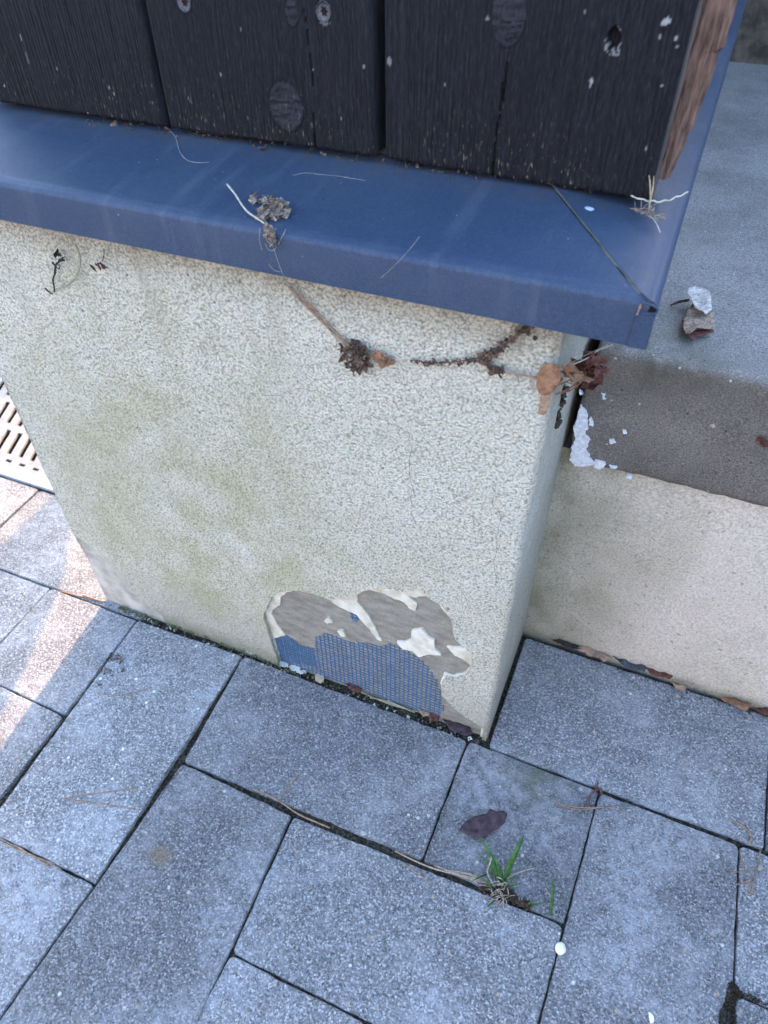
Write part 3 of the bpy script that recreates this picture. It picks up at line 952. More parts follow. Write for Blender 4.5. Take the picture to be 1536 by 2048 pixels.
# underside (thickness)
Q_ = [(d - .0012, z - .0012) if i < len(P_) - 4 else (d - .0014, z + .0012) for i, (d, z) in enumerate(P_)][::-1]
Q_[-1] = (P_[0][0] - .0012, P_[0][1]); Q_[-2] = (P_[1][0] - .0012, P_[1][1] - .001)
PP = P_ + Q_
def wing(stations):
    V = []; K = len(PP)
    for fn in stations:
        V += [fn(d, z) for d, z in PP]
    F = [(i * K + k, i * K + (k + 1) % K, (i + 1) * K + (k + 1) % K, (i + 1) * K + k) for i in range(len(stations) - 1) for k in range(K)]
    F += [tuple(range(K)), tuple((len(stations) - 1) * K + k for k in range(K))[::-1]]
    return V, F


XR = .021
G_ = .0004
seam = lambda d: XR + d - (.008 if d > 0 else .008 + (-d) * -.30)      # where the front sheet ends
fx = list(np.linspace(-.556, -.03, 24))
def fst(x): return lambda d, z: (x, -d, z + (float(fbm(x * 6, d * 12, 91, 2)) - .5) * .0008 * (z > zt - .01 and z < .61))
KS = .70; XS0 = .0435
st = [fst(x) for x in fx if x < -.06] + [lambda d, z: ((XS0 + KS * (d - d0) if d < d0 - rf else XR + d) - G_ - .0003, -d, z)]
V, F = wing(st)
F = [tuple(reversed(f)) for f in F]
m1 = MB().add(V, F)
m1.build('front_sheet', MME, sill, smooth=True)
ys = [.20, .24, .3, .4, .55, .75, 1.09]
zside = lambda d, z: z + (d0 - d) * .042 + .0002
st = [lambda d, z: (XR + d + G_, -d0 + max(0.0, (XS0 - (XR + d)) / KS) + (0 if d < d0 - .0075 else 0), zside(d, z))] + [(lambda yy: (lambda d, z: (XR + d, yy if d > -.06 or yy > .18 else yy + .1, zside(d, z))))(y) for y in ys]
V, F = wing(st); F = [tuple(reversed(f)) for f in F]
MB().add(V, F).build('side_sheet', MME, sill, smooth=True)
for o in bpy.data.objects:
    if o.name in ('front_sheet', 'side_sheet'):
        bm = bmesh.new(); bm.from_mesh(o.data); bmesh.ops.recalc_face_normals(bm, faces=bm.faces); bm.to_mesh(o.data); bm.free()
        try: o.data.set_sharp_from_angle(angle=math.radians(35))
        except Exception: pass
# the overlap tab at the corner, seam line, and the small open notch
X0 = XR + d0
tabm = MB()
yt = -d0 - .0012
Vt, Ft = thick([(X0 - .0105, yt, zb + .0005), (X0 + .0004, yt, zb + .0005), (X0 + .0004, yt, zt - .0080), (X0 - .0070, yt, zt - .0070), (X0 - .0095, yt, zt - .0095)],
               [(0, 1, 2, 3, 4)], (0, .0022, 0))
tabm.add(Vt, Ft).build('corner_tab', MME, sill)
notch_m = MB()
Vt, Ft = thick([(X0 - .0042, yt + .0004, zt - .0062), (X0 - .0004, yt + .0004, zt - .0055), (X0 - .0003, yt + .0006, zt - .0028), (X0 - .0034, yt + .0008, zt - .0020)], [(0, 1, 2, 3)], (0, .002, 0))
notch_m.add(Vt, Ft).build('corner_notch', M_BLACK, sill)
lip = MB().tube(crom([(X0 - .0090, yt + .0002, zt - .0012), (X0 - .004, yt, zt - .0012), (X0 + .0004, yt - .0001, zt - .0028), (X0 + .0002, yt - .0003, zt - .0058), (X0 - .004, yt - .0002, zt - .0068), (X0 - .0080, yt, zt - .0070)], 5), .00060, 6)
lip.build('notch_lip', MME, sill, smooth=True)
MB().tube(crom([(X0 - .0086, yt - .0003, zt - .0015), (X0 - .0088, yt - .0004, zt - .0045), (X0 - .0092, yt - .0003, zt - .0085)], 4), .00055, 5, None, 1.2).build('rust_spot', M_NEEDLE, sill)
sm = MB().tube([(XS0 + KS * (d - d0) + .0001, -d, ztop(d) + .0006) for d in np.linspace(d0 - .004, -.092, 20)], .00035, 5, wob=.5)
M_SEAM = m_simple('seam_dirt', (.05, .06, .045), (.16, .17, .13), 900, .9, 0)
sm.build('corner_seam', M_SEAM, sill)
# bird dropping
oo = []
c = onz(1175, 415, ztop(-.06) + .001); 
pts = [(c.x + .0042 * math.cos(a) * (1 + .15 * math.sin(3 * a)), c.y + .0033 * math.sin(a)) for a in np.linspace(0, 2 * math.pi, 18)[:-1]]
zz = ztop(-c.y)
V = [(c.x, c.y, zz + .0008)] + [(x, y, ztop(-y) + .0001) for x, y in pts]
F = [(0, 1 + k, 1 + (k + 1) % 17) for k in range(17)]
dr = MB().add(V, F).build('bird_dropping', M_DROP, None, True); tag(dr, 'small pale blue oval dropping on the sill near the mitred corner', 'bird dropping')


# ================================================================ BOARDS
def board(x0, x1, z0, label, seed, knots=(), cracks=(), marks=(), slope=0.0, holes=(), sockets=(), fineamt=.5, straight=None):
    root = empty('cladding_board', (x0, .0765, z0))
    tag(root, label, 'board', 'black vertical cladding boards above the sill')
    yF = .0765; T = .022
    nx = int((x1 - x0) / .0008); xs = np.linspace(x0, x1, nx)
    zs = np.concatenate([np.arange(z0, z0 + .20, .0011), np.array([z0 + .22, z0 + .3, z0 + .6, 1.0, 1.2, 1.55])])
    Xg, Zg = np.meshgrid(xs, zs)
    u = (Xg - x0); v = (Zg - z0)
    # grain phase, drawn aside by knots
    ph = u * 1.0 + (fbm(Xg * 6, Zg * 1.8, seed, 2) - .5) * .05 + (fbm(Xg * 30, Zg * 5, seed + 1, 3) - .5) * .004
    kn = np.zeros_like(Xg)
    for (kx, kz, a, b) in knots:
        dx = (Xg - kx) / a; dz = (Zg - kz) / b
        r2 = np.sqrt(dx * dx + dz * dz)
        ph = ph - np.sign(dx) * a * .95 * np.exp(-np.abs(dx) * .6) * np.exp(-(dz / 2.4) ** 2) * (r2 > .0)
        kn = np.maximum(kn, np.clip((1.05 - r2) * 6, 0, 1))
        ph = np.where(r2 < 1, r2 * .012 + (fbm(Xg * 90, Zg * 90, seed + 4) - .5) * .006, ph)
    ring = .5 + .5 * np.sin(ph * 2 * math.pi / .0034 + 11 * fbm(ph * 90, Zg * 2, seed + 9, 2))
    fib = fbm(Xg * 900, Zg * 55, seed + 2, 3)
    fib2 = fbm(Xg * 350, Zg * 25, seed + 3, 3)
    amt = np.clip(fineamt + (fbm(Xg * 14, Zg * 4, seed + 12, 2) - .5) * 1.8, .03, 1)
    g = np.clip(.42 * ring ** 1.6 * amt + .6 * fib + .6 * fib2 - .32, 0, 1)
    g = np.where(kn > .3, np.clip(.45 + .9 * (fbm(Xg * 130, Zg * 500, seed + 45, 3) - .5) + .12 * (ring - .5), 0, 1), g)
    rim = np.zeros_like(Xg)
    for (kx, kz, a, b) in knots:
        r2 = np.sqrt(((Xg - kx) / a) ** 2 + ((Zg - kz) / b) ** 2); g = np.where(np.abs(r2 - 1.05) < .05, g * .4, g)
        fis = fbm(Xg * 140, Zg * 420, seed + 44, 3); g = np.where((r2 < .9) & (fis < .33), g * .2, g)
    wear = np.clip(1 - v / .045, 0, 1) * np.clip(fbm(Xg * 22, Zg * 10, seed + 5, 3) * 2.6 - .5, 0, 1) * 1.1 + .05 + \
        .8 * np.clip(fbm(Xg * 12, Zg * 9, seed + 6, 3) - .60, 0, 1)
    pale = np.zeros_like(Xg)
    dep = (g - .5) * -.0005 + (fbm(Xg * 9, Zg * 5, seed + 8, 2) - .5) * .0008
    dep += (1 - kn) * 0 - kn * .0004
    # cracks
    for (cx, za, zb_, w, tilt) in cracks:
        t = np.clip((Zg - za) / (zb_ - za), 0, 1)
        cc = cx + tilt * (Zg - za) + (fbm(Zg * 60, Zg * 0 + 1, seed + 7) - .5) * .0012
        wd = w * (1 - t) + .00015
        m_ = (np.abs(Xg - cc) < wd) & (Zg >= za - .001) & (Zg <= zb_)
        dep = np.where(m_, dep + .004, dep); g = np.where(m_, 0, g)
    for (hx, hz, rr_) in holes:
        r_ = np.sqrt((Xg - hx) ** 2 + ((Zg - hz) * .8) ** 2) + (fbm(Xg * 400, Zg * 400, 5) - .5) * .002
        dep = np.where(r_ < rr_, dep + .006, dep); g = np.where(r_ < rr_, 0, g)
        r3 = np.sqrt((Xg - hx) ** 2 + ((Zg - hz + rr_ * .6) * .75) ** 2) + (fbm(Xg * 500, Zg * 500, 6) - .5) * .0035
        pale = np.where((r3 < rr_ * 1.3) & (r_ >= rr_) & (fbm(Xg * 500, Zg * 500, 8) > .52), .5, pale)
    for (sx, sz) in sockets:
        r_ = np.sqrt((Xg - sx) ** 2 + ((Zg - sz) / 1.1) ** 2); dep = np.where(r_ < .0052, dep + .003, dep)
    if straight: pale = np.where((x1 - Xg) < .0013, .16, pale)
    for (mx, mz, rx, rz, p) in marks:
        r_ = np.sqrt(((Xg - mx) / rx) ** 2 + ((Zg - mz) / rz) ** 2) + (fbm(Xg * 500, Zg * 300, 16) - .5) * 1.1
        pale = np.where(r_ < .8, p, pale)
    Yg = yF + dep
    # ragged saw-cut bottom and slightly rounded long edges
    bot = (fbm(xs * 500, xs * 0, seed + 20, 3) - .5) * .0016 + (fbm(xs * 40, xs * 0, seed + 21, 2) - .5) * .0014 + slope * (xs - x0)
    Zg = Zg.copy()
    for k in range(6): Zg[k] += bot * (1 - k / 6)
    Zg[6:] += 0
    e = np.minimum(Xg - x0, x1 - Xg); Yg = Yg + np.clip(.0012 - e, 0, 1) * .9
    Yg[0] += .0012; Yg[1] += .0004
    nz = len(zs)
    Vf = np.stack([Xg.ravel(), Yg.ravel(), Zg.ravel()], 1)
    Fq = [(j * nx + i, j * nx + i + 1, (j + 1) * nx + i + 1, (j + 1) * nx + i) for j in range(nz - 1) for i in range(nx - 1)]
    mesh('board_face', Vf, Fq, MBD, root, smooth=True, attrs={'grain': g.ravel(), 'wear': wear.ravel(), 'pale': pale.ravel(), 'knot': kn.ravel()})
    # back, sides and end grain
    mb = MB()
    L = [tuple(Vf[j * nx]) for j in range(nz)]; Rr = [tuple(Vf[j * nx + nx - 1]) for j in range(nz)]; B = [tuple(Vf[i]) for i in range(nx)]
    yb = yF + T
    wv = lambda z, s: (float(fbm(z * 120, s, seed)) - .5) * .0010
    mb.add(L + [(p[0] + wv(p[2], 1), yb, p[2]) for p in L], [(k + 1, k, k + nz, k + 1 + nz) for k in range(nz - 1)])
    mb2 = MB()
    mb2.add(Rr + [(p[0] + wv(p[2], 2), yb, p[2]) for p in Rr], [(k, k + 1, k + 1 + nz, k + nz) for k in range(nz - 1)])
    mb.add([(p[0], p[1], p[2]) for p in B] + [(p[0], yb, p[2]) for p in B], [(k, k + nx, k + nx + 1, k + 1) for k in range(nx - 1)])
    mb.add([(x0, yb, z0), (x1, yb, z0), (x1, yb, 1.55), (x0, yb, 1.55)], [(0, 3, 2, 1)])
    mb.build('board_back', M_EDGE if False else MBD_E, root)
    mb2.build('board_edge', M_EDGE if straight else MBD_E, root)
    return root


MBD_E = m_simple('black_stained_edge', (.010, .011, .016), (.035, .036, .042), 300, .8, .0005, (1, 1, .15))
by = .0765


def bp(px, py): p = ony(px, py, by); return p.x, p.z


z1 = bp(200, 236)[1]; z2 = bp(338, 257)[1]; z2b = bp(748, 312)[1]; z3 = bp(772, 318)[1]; z3b = bp(1300, 401)[1]
b1x = bp(327, 250)[0]; b2a, b2b = bp(341, 257)[0], bp(748, 312)[0]; b3a, b3b = bp(772, 317)[0], bp(1303, 401)[0]
k1 = bp(573, 215)
B1 = board(-.515, b1x, bp(160, 228)[1], 'black stained board at the left, pale scuffed streak near its lower edge', 101, cracks=[(bp(140, 40)[0], bp(140, 45)[1], bp(125, -60)[1], .0005, 0)],
           marks=[(*bp(42, 75), .0006, .006, .7), (*bp(55, 118), .0004, .006, .45), (*bp(9, 173), .0011, .0012, .9), (*bp(175, 228), .001, .001, .9), (*bp(218, 175), .0009, .002, .5)], fineamt=.25)
B2 = board(b2a, b2b, z2, 'middle black board with two recessed screws and a round knot low down', 131,
           knots=[(k1[0], k1[1], .0135, .016), (bp(585, 35)[0], bp(585, 25)[1], .0045, .008)],
           cracks=[(bp(632, 298)[0], z2 - .002, bp(627, 225)[1], .0007, 0), (bp(622, 100)[0], bp(640, 170)[1], bp(625, 20)[1], .00025, -.07)],
           marks=[(*bp(482, 58), .0006, .0022, .5), (*bp(728, 135), .0012, .0014, .5), (*bp(648, 45), .004, .0025, .3), (*bp(627, 140), .0005, .001, .6)], slope=(z2b - z2) / (b2b - b2a), fineamt=.3, sockets=[bp(647, 23), bp(368, 4)])
kk = bp(1018, 30)
B3 = board(b3a, b3b, z3, 'widest black board at the corner with a large oval knot and a splintered hole', 171,
           knots=[(kk[0], kk[1], .0105, .0165)], cracks=[(bp(984, 348)[0], z3 - .002, bp(990, 160)[1], .0006, .02), (bp(1010, 150)[0], bp(1012, 200)[1], bp(1010, 75)[1], .0005, 0)],
           holes=[(*bp(1228, 76), .0040)], marks=[(*bp(1331, 44), .0026, .0022, .85), (*bp(1182, 166), .0011, .0028, .8), (*bp(778, 122), .002, .003, .45), (*bp(1352, 76), .0010, .0012, .7), (*bp(1355, 93), .001, .001, .5),
                                                  (*bp(1324, 170), .001, .001, .6), (*bp(975, 37), .001, .001, .5)],
           slope=(z3b - z3) / (b3b - b3a), fineamt=.75, straight=True)


def screw(px, py, parent):
    x, z = bp(px, py); r0 = .0045
    mb = MB(); n = 24
    ringp = [(.0056, .0003), (.0052, -.0004), (.0046, .0004), (.0040, .0010), (.0028, .0012)]
    V = []
    for r_, d in ringp:
        for k in range(n):
            a = 2 * math.pi * k / n; rr = r_
            if r_ == .0028: rr = .0021 + .0006 * math.cos(6 * a)
            V.append((x + rr * math.cos(a), by - .0002 + d, z + rr * 1.1 * math.sin(a)))
    F = [(i * n + k, i * n + (k + 1) % n, (i + 1) * n + (k + 1) % n, (i + 1) * n + k) for i in range(len(ringp) - 1) for k in range(n)]
    mb.add(V, F)
    s = mb.build('screw', M_STEEL, parent, False)
    MB().add([(x + (.0022 + .0006 * math.cos(6 * a)) * math.cos(a), by + .0007, z + (.0022 + .0006 * math.cos(6 * a)) * 1.1 * math.sin(a)) for a in np.linspace(0, 2 * math.pi, 25)[:-1]],
             [tuple(range(24))]).build('star_recess', M_BLACK, s)
    return s


screw(647, 23, B2); screw(368, 4, B2)

# raw batten behind the corner board
vx = MB(); zsB = np.concatenate([np.arange(.611, .84, .003), [1.2, 1.55]])
V = []
for z in zsB:
    xr_ = .0365 + min(1, (z - .611) / .06) * .008 + (float(fbm(z * 90, .5, 55, 4)) - .5) * .004 + (.0025 if z > .685 else 0)
    for (x, y) in ((-.02, .0995), (.030, .0995), (.034, .1000 + float(fbm(z * 60, 2, 5)) * .001), (xr_ - .002, .1015 + float(fbm(z * 80, 4, 5)) * .002), (xr_, .1045), (xr_ - .003, .121), (-.02, .121)):
        V.append((x, y, z))
F = [(j * 7 + k, j * 7 + (k + 1) % 7, (j + 1) * 7 + (k + 1) % 7, (j + 1) * 7 + k) for j in range(len(zsB) - 1) for k in range(7)] + [tuple(range(7))[::-1]]
bt = vx.add(V, F).build('timber_batten', M_RAW); tag(bt, 'raw brown rough-edged batten behind the corner board', 'batten')
core = MB().box((-.50, .124, .632), (.018, 1.098, 1.55)).build('timber_wall', MBD_E); tag(core, 'dark timber framed wall the black boards are fixed to', 'wall')

# ================================================================ LITTER helpers


def leafmesh(outline2, frame, amp=.002, th=.0003, sp=.0025, seed=0, curl=0.0, jit=.0008):
    """crumpled leaf; frame = (origin, u, v, n)"""
    o, u, v, n = [Vector(q) for q in frame]
    pj = jitter_poly(outline2, sp * .6, jit, seed)
    Vi, Fi = fill2d([pj], sp=sp, seed=seed)
    cx = sum(p[0] for p in Vi) / len(Vi); cy = sum(p[1] for p in Vi) / len(Vi)
    out = []
    for x, y in Vi:
        h = float(fbm(x * 130 + seed, y * 130, seed, 3)) * amp * 1.3 + curl * ((x - cx) ** 2 + (y - cy) ** 2)
        out.append(o + u * x + v * y + n * (h + .0003))
    return thick(out, Fi, n * -th)


def flakes(c, ru, rv, rn, u, v, n, num, size, seed):
    """heap of small crumpled flakes"""
    R_ = random.Random(seed); mb = MB(); u = Vector(u); v = Vector(v); n = Vector(n); c = Vector(c)
    for k in range(num):
        while True:
            a, b = R_.uniform(-1, 1), R_.uniform(-1, 1)
            if a * a + b * b < 1: break
        h = R_.random() * (1 - (a * a + b * b)) ** .5
        p = c + u * a * ru + v * b * rv + n * (h * rn + size * .3)
        q = [Vector((R_.gauss(0, 1), R_.gauss(0, 1), R_.gauss(0, 1))).normalized() for _ in range(2)]
        e1 = q[0]; e2 = (q[1] - e1 * q[1].dot(e1)).normalized(); e3 = e1.cross(e2)
        s = size * R_.choice((.5, .8, 1.1, 1.7)) * R_.uniform(.7, 1.2); w = s * R_.uniform(.25, .8); cu = s * R_.uniform(-.5, .5)
        P9 = []
        for i in range(3):
            for j in range(3):
                x = (i - 1) * s * (1 + .2 * R_.uniform(-1, 1)); y = (j - 1) * w * (1 + .3 * R_.uniform(-1, 1))
                P9.append(p + e1 * x + e2 * y + e3 * (cu * (x / s) ** 2 + .3 * s * R_.uniform(-.5, .5)))
        F9 = [(i * 3 + j, (i + 1) * 3 + j, (i + 1) * 3 + j + 1, i * 3 + j + 1) for i in range(2) for j in range(2)]
        Vt, Ft = thick(P9, F9, e3 * .00025)
        mb.add(Vt, Ft)
    return mb


def wy(pxs, y, n=6): return crom([ony(a, b, y) for a, b in pxs], n)
def wz(pxs, z, n=6): return crom([onz(a, b, z) for a, b in pxs], n)


EX = Vector((1, 0, 0)); EY = Vector((0, 1, 0)); EZ = Vector((0, 0, 1)); NY = Vector((0, -1, 0))


def thing_tube(name, label, cat, paths, r, mat, group=None, taper=None, n=5, wob=.3):
    mb = MB()
    for p in paths: mb.tube(p, r, n, taper, wob)
    o = mb.build(name, mat, None, True); tag(o, label, cat, group); return o


# ---- on the wall -----------------------------------------------------------
yw = -.0045
thing_tube('pine_needle', 'brown bundled pine needle slanting down the wall to the dark litter knot', 'pine needle',
           [wy([(572, 568), (600, 596), (640, 637), (672, 670), (704, 698)], yw), wy([(580, 572), (616, 606), (650, 640), (690, 682), (712, 702)], yw - .0012), wy([(568, 565), (610, 610), (655, 655), (700, 700)], yw)],
           .00075, M_NEEDLE, taper=lambda k: .5 + .5 * min(1, k * 4))
c = ony(713, 710, yw)
cl = flakes(c, .0125, .0125, .006, EX, EZ, NY, 85, .0030, 5).build('litter_clump', M_CLUMPD); tag(cl, 'round dark brown litter knot hanging on the wall at the end of the long needle', 'litter clump', 'litter caught in webs on the wall')
cl = flakes(ony(766, 715, yw), .006, .004, .004, EX, EZ, NY, 22, .0026, 6).build('litter_flake', M_LEAF_O); tag(cl, 'tiny rusty leaf flake beside the round litter knot', 'leaf flake')
# litter string
root = empty('litter_string', ony(940, 720, yw)); tag(root, 'dark brown string of litter sagging across the wall and forking up to the sill', 'litter string')
mb = MB(); R_ = random.Random(3)
for path, w in ((wy([(826, 720), (860, 724), (900, 724), (940, 720), (970, 712), (992, 704)], yw, 8), .0013), (wy([(965, 712), (990, 700), (1010, 688), (1030, 672), (1048, 660), (1060, 655)], yw, 8), .0017),
                (wy([(968, 714), (980, 728), (992, 738), (1000, 736)], yw, 8), .0018)):
    mb.tube([p + Vector((R_.gauss(0, .0005), R_.gauss(0, .0004), R_.gauss(0, .0005))) for p in path], w * .4, 5, None, 1.4)
    for p in path:
        for _ in range(3):
            fl = flakes(p + Vector((R_.gauss(0, .0009), 0, R_.gauss(0, .0009))), w * .5, w * .5, .0015, EX, EZ, NY, 1, w * R_.uniform(.5, 1.4), R_.randrange(99999)); mb.add(fl.v, fl.f)
mb.build('dark_litter', M_CLUMPD, root)
mb = MB()
mb.tube(wy([(735, 713), (780, 716), (830, 720)], yw), .00022, 4); mb.build('web_thread', M_HAIR, root); mb = MB(); mb.tube(wy([(1000, 738), (1030, 746), (1060, 752), (1078, 755)], yw), .0006, 4, None, .6); mb.tube(wy([(1005, 742), (1040, 750), (1075, 758)], yw), .0004, 4)
mb.tube(wy([(1030, 748), (1036, 756), (1037, 766)], yw), .0005, 4)
mb.build('thin_stalk', M_NEEDLE, root)
# orange leaf and tan fragment on the arris
ol = [(1075, 745), (1082, 732), (1095, 724), (1110, 723), (1120, 731), (1124, 748), (1117, 768), (1106, 782), (1094, 787), (1080, 783), (1073, 768)]
o0 = ony(1098, 755, -.007); pts = [(ony(*p, -.007).x - o0.x, ony(*p, -.007).z - o0.z) for p in ol]
Vt, Ft = leafmesh(pts, (o0, EX, EZ, NY), .0035, .0004, .003, 3)
o = mesh('dry_leaf', Vt, Ft, M_LEAF_O, None, True); tag(o, 'round orange-brown dry leaf stuck over the pillar corner under the sill', 'dry leaf')
ol = [(1083, 787), (1104, 783), (1102, 800), (1096, 818), (1088, 828), (1076, 826), (1080, 808)]
o0 = ony(1090, 806, -.003); pts = [(ony(*p, -.003).x - o0.x, ony(*p, -.003).z - o0.z) for p in ol]
Vt, Ft = leafmesh(pts, (o0, EX, EZ, NY), .0015, .0003, .003, 8)
o = mesh('dry_leaf', Vt, Ft, M_LEAF_T, None, True); tag(o, 'small tan leaf scrap below the round orange leaf on the pillar corner', 'dry leaf')
# red-brown knot bridging the gap, with needles and a pale fibre
root = empty('leaf_knot', ony(1175, 745, .05)); tag(root, 'reddish tangle of dead leaf and needles bridging the gap beside the slab', 'leaf tangle')
cA = ony(1135, 748, .0); cB = ony(1182, 738, .05)
flakes(cB, .012, .012, .010, EX, EZ, NY, 80, .0036, 14).build('crumpled_leaf', M_LEAF_R, root)
flakes(cA, .010, .006, .006, EX, EZ, NY, 22, .0036, 15).build('torn_leaf', M_LEAF_O, root)
mb = MB()
for k, pl in enumerate([[(1118, 786), (1140, 776), (1160, 758), (1172, 742)], [(1112, 788), (1138, 782), (1158, 768), (1180, 750)], [(1170, 760), (1190, 735), (1204, 712)], [(1122, 768), (1150, 756), (1176, 748)]]):
    P0 = [ony(a, b, .0 + .05 * min(1, max(0, (a - 1110) / 70))) for a, b in pl]; mb.tube(crom(P0, 6), .0006, 5)
mb.build('curved_needle', m_simple('red_brown_needle', (.14, .055, .03), (.26, .12, .07), 300, .7, 0), root, True)
mb = MB()
for k, pl in enumerate([[(1126, 735), (1150, 727), (1175, 716), (1198, 700), (1226, 689)], [(1120, 742), (1150, 722), (1180, 706), (1215, 690)], [(1124, 730), (1145, 714), (1165, 702)]]):
    P0 = [ony(a, b, .0 + .06 * min(1, max(0, (a - 1110) / 90))) for a, b in pl]; mb.tube(crom(P0, 6), .0005 if k == 0 else .00016, 5)
mb.build('pale_fibre', M_STRAW, root, True)
# left group under the sill
thing_tube('curved_stalk', 'curved greenish-brown stalk hanging below the sill at the left', 'stalk',
           [wy([(152, 491), (158, 510), (160, 530), (154, 548), (143, 563), (128, 573), (111, 578)], yw)], .0009, m_simple('olive_stalk', (.20, .15, .10), (.36, .34, .24), 60, .7, 0), taper=lambda k: 1.1 - .4 * k)
root = empty('dark_twig', ony(110, 550, yw)); tag(root, 'thin black forked twig hanging on the wall beside the curved stalk', 'twig')
mb = MB(); mb.tube(wy([(111, 530), (110, 545), (106, 560), (108, 572), (109, 584)], yw), .0010, 6, lambda k: 1 - .3 * k, .7)
mb.tube(wy([(104, 524), (110, 530), (118, 523)], yw), .0009, 5, None, .8); mb.tube(wy([(90, 576), (97, 583), (105, 588)], yw), .0007, 5); mb.tube(wy([(116, 530), (120, 534), (117, 538), (113, 535)], yw), .0004, 4)
mb.build('twig_stem', M_TWIG, root)
mb = flakes(ony(121, 512, yw), .003, .004, .002, EX, EZ, NY, 10, .0018, 71); mb.build('twig_bud', M_TWIG, root)
root = empty('leaf_scrap', ony(205, 525, yw)); tag(root, 'tiny red-brown leaf scrap on a short thread below the left end of the sill', 'leaf scrap')
flakes(ony(201, 530, yw), .004, .0025, .002, EX, EZ, NY, 10, .0024, 72).build('scrap', M_LEAF_R, root)
mb = MB(); mb.tube(wy([(208, 498), (208, 510), (205, 522)], yw), .0004, 4); mb.tube(wy([(204, 530), (216, 536)], yw), .0005, 4); mb.build('thread', M_TWIG, root)
thing_tube('seed_husk', 'small black seed husk on the wall between the stalk and the leaf scrap', 'seed husk', [wy([(178, 529), (185, 534), (193, 544)], yw)], .0011, M_TWIG, taper=lambda k: math.sin(math.pi * (k * .9 + .05)))
thing_tube('seed_husk', 'tiny dark seed husk hanging under the sill near the pillar corner', 'seed husk', [wy([(1068, 671), (1070, 676), (1071, 681)], yw)], .0017, M_TWIG, taper=lambda k: math.sin(math.pi * (k * .9 + .05)))
# dark streaks of dirt in the crevice
mb = MB(); R_ = random.Random(8)
for k in range(16):
    px = 1128 + R_.uniform(-12, 18); py = 770 + k * 5 + R_.uniform(-5, 5)
    p = ony(px, py, .055); p.x = .0006
    fl = flakes(p, .004, .004, .0012, EY, EZ, EX, 3, .0022, k + 500); mb.add(fl.v, fl.f)
o = mb.build('crevice_dirt', M_TWIG); tag(o, kind='stuff')

# ---- on the sill -----------------------------------------------------------
def onsill(px, py):
    z = .6
    for _ in range(6):
        p = onz(px, py, z); z = ztop(-p.y)
    return p


root = empty('litter_clump', onsill(540, 425)); tag(root, 'grey-brown crumpled litter clump lying on the blue sill', 'litter clump')
mb = MB()
for (px, py, ru, rv, num) in ((520, 405, .006, .004, 14), (545, 410, .009, .005, 24), (568, 424, .0055, .004, 16), (530, 428, .005, .006, 18), (540, 442, .005, .004, 12), (556, 428, .006, .004, 12)):
    fl = flakes(onsill(px, py), ru, rv, .005, EX, EY, EZ, num, .0025, px); mb.add(fl.v, fl.f)
mb.build('crumpled_litter', M_CLUMP, root)
mb = MB()
for (px, py, z_) in ((537, 455, 0), (540, 466, 1), (545, 476, 1)):
    p = ony(px, py, -.0315); fl = flakes(p, .0025, .003, .002, EX, EZ, NY, 12, .0020, px); mb.add(fl.v, fl.f)
mb.build('hanging_litter', M_CLUMP, root)
p0 = [onsill(457, 385), onsill(472, 402), onsill(486, 422), onsill(498, 434), onsill(514, 443), onsill(529, 451)]
p0 = [p + Vector((0, 0, .0015 + .004 * (1 - i / 5))) for i, p in enumerate(p0)]
thing_tube('straw_stalk', 'pale curved straw stalk lying on the sill against the litter clump', 'straw', [crom(p0, 6)], .00075, M_STRAW, taper=lambda k: 1 - .2 * k)
# threads
yS = -.0318
thing_tube('spider_thread', 'thin web threads running from the sill litter down over the folded edge', 'spider thread',
           [wy([(544, 486), (550, 505), (560, 535), (573, 562)], yS), wy([(530, 487), (538, 500), (548, 500), (553, 492)], yS), wy([(537, 528), (548, 540), (560, 544)], yS), wy([(572, 458), (562, 478), (556, 490)], yS), wy([(520, 455), (519, 480), (524, 500)], yS)],
           .00014, M_HAIR, n=4)
pt = [onsill(a, b) + Vector((0, 0, .0006)) for a, b in ((336, 256), (352, 278), (360, 305), (375, 322), (398, 327), (418, 326))]
pt2 = [onsill(a, b) + Vector((0, 0, .0006)) for a, b in ((336, 275), (322, 270), (300, 250))]
thing_tube('loose_hair', 'fine curling hair lying on the sill under the gap between the left boards', 'hair', [crom(pt, 6)], .00018, M_HAIR, n=4)
thing_tube('loose_hair', 'fine faint looped hair on the sill behind the litter clump', 'hair', [crom([onsill(a, b) + Vector((0, 0, .0004)) for a, b in ((585, 352), (610, 347), (640, 350), (680, 354), (730, 362))], 6)], .00012, M_HAIR, n=4)
thing_tube('loose_hair', 'short faint hair on the sill front edge in the middle', 'hair', [wy([(840, 472), (818, 500), (790, 530), (762, 556)], yS)], .00010, M_HAIR, n=4)
# corner fibres
pw = [onsill(a, b) + Vector((0, 0, .004)) for a, b in ((1222, 388), (1240, 396), (1258, 404), (1280, 411), (1300, 415), (1325, 415), (1350, 407), (1372, 397))]
pw = crom(pw, 6); pw = [p + Vector((0, .0004 * math.sin(i * 1.3), .0004 * math.sin(i * 1.1))) for i, p in enumerate(pw)]
thing_tube('wavy_fibre', 'pale wavy fibre curving across the sill below the corner board', 'fibre', [pw], .00055, M_STRAW)
zb_ = onsill(1296, 428)
thing_tube('dry_stalk', 'thin dry stem leaning up against the corner of the last black board', 'stem', [crom([zb_ + Vector((0, 0, .001)), ony(1300, 405, .07), ony(1306, 375, .074), ony(1308, 352, .0755)], 5),
           crom([ony(1301, 400, .072), ony(1300, 365, .075), ony(1298, 350, .0758)], 4)], .0005, m_simple('dry_stem', (.22, .17, .10), (.40, .33, .22), 300, .7, 0), taper=lambda k: 1.2 - .6 * k)
root = empty('fibre_tuft', onsill(1298, 430)); tag(root, 'little frayed tuft of brown fibres at the corner of the sill', 'fibre tuft')
mb = MB(); R_ = random.Random(12)
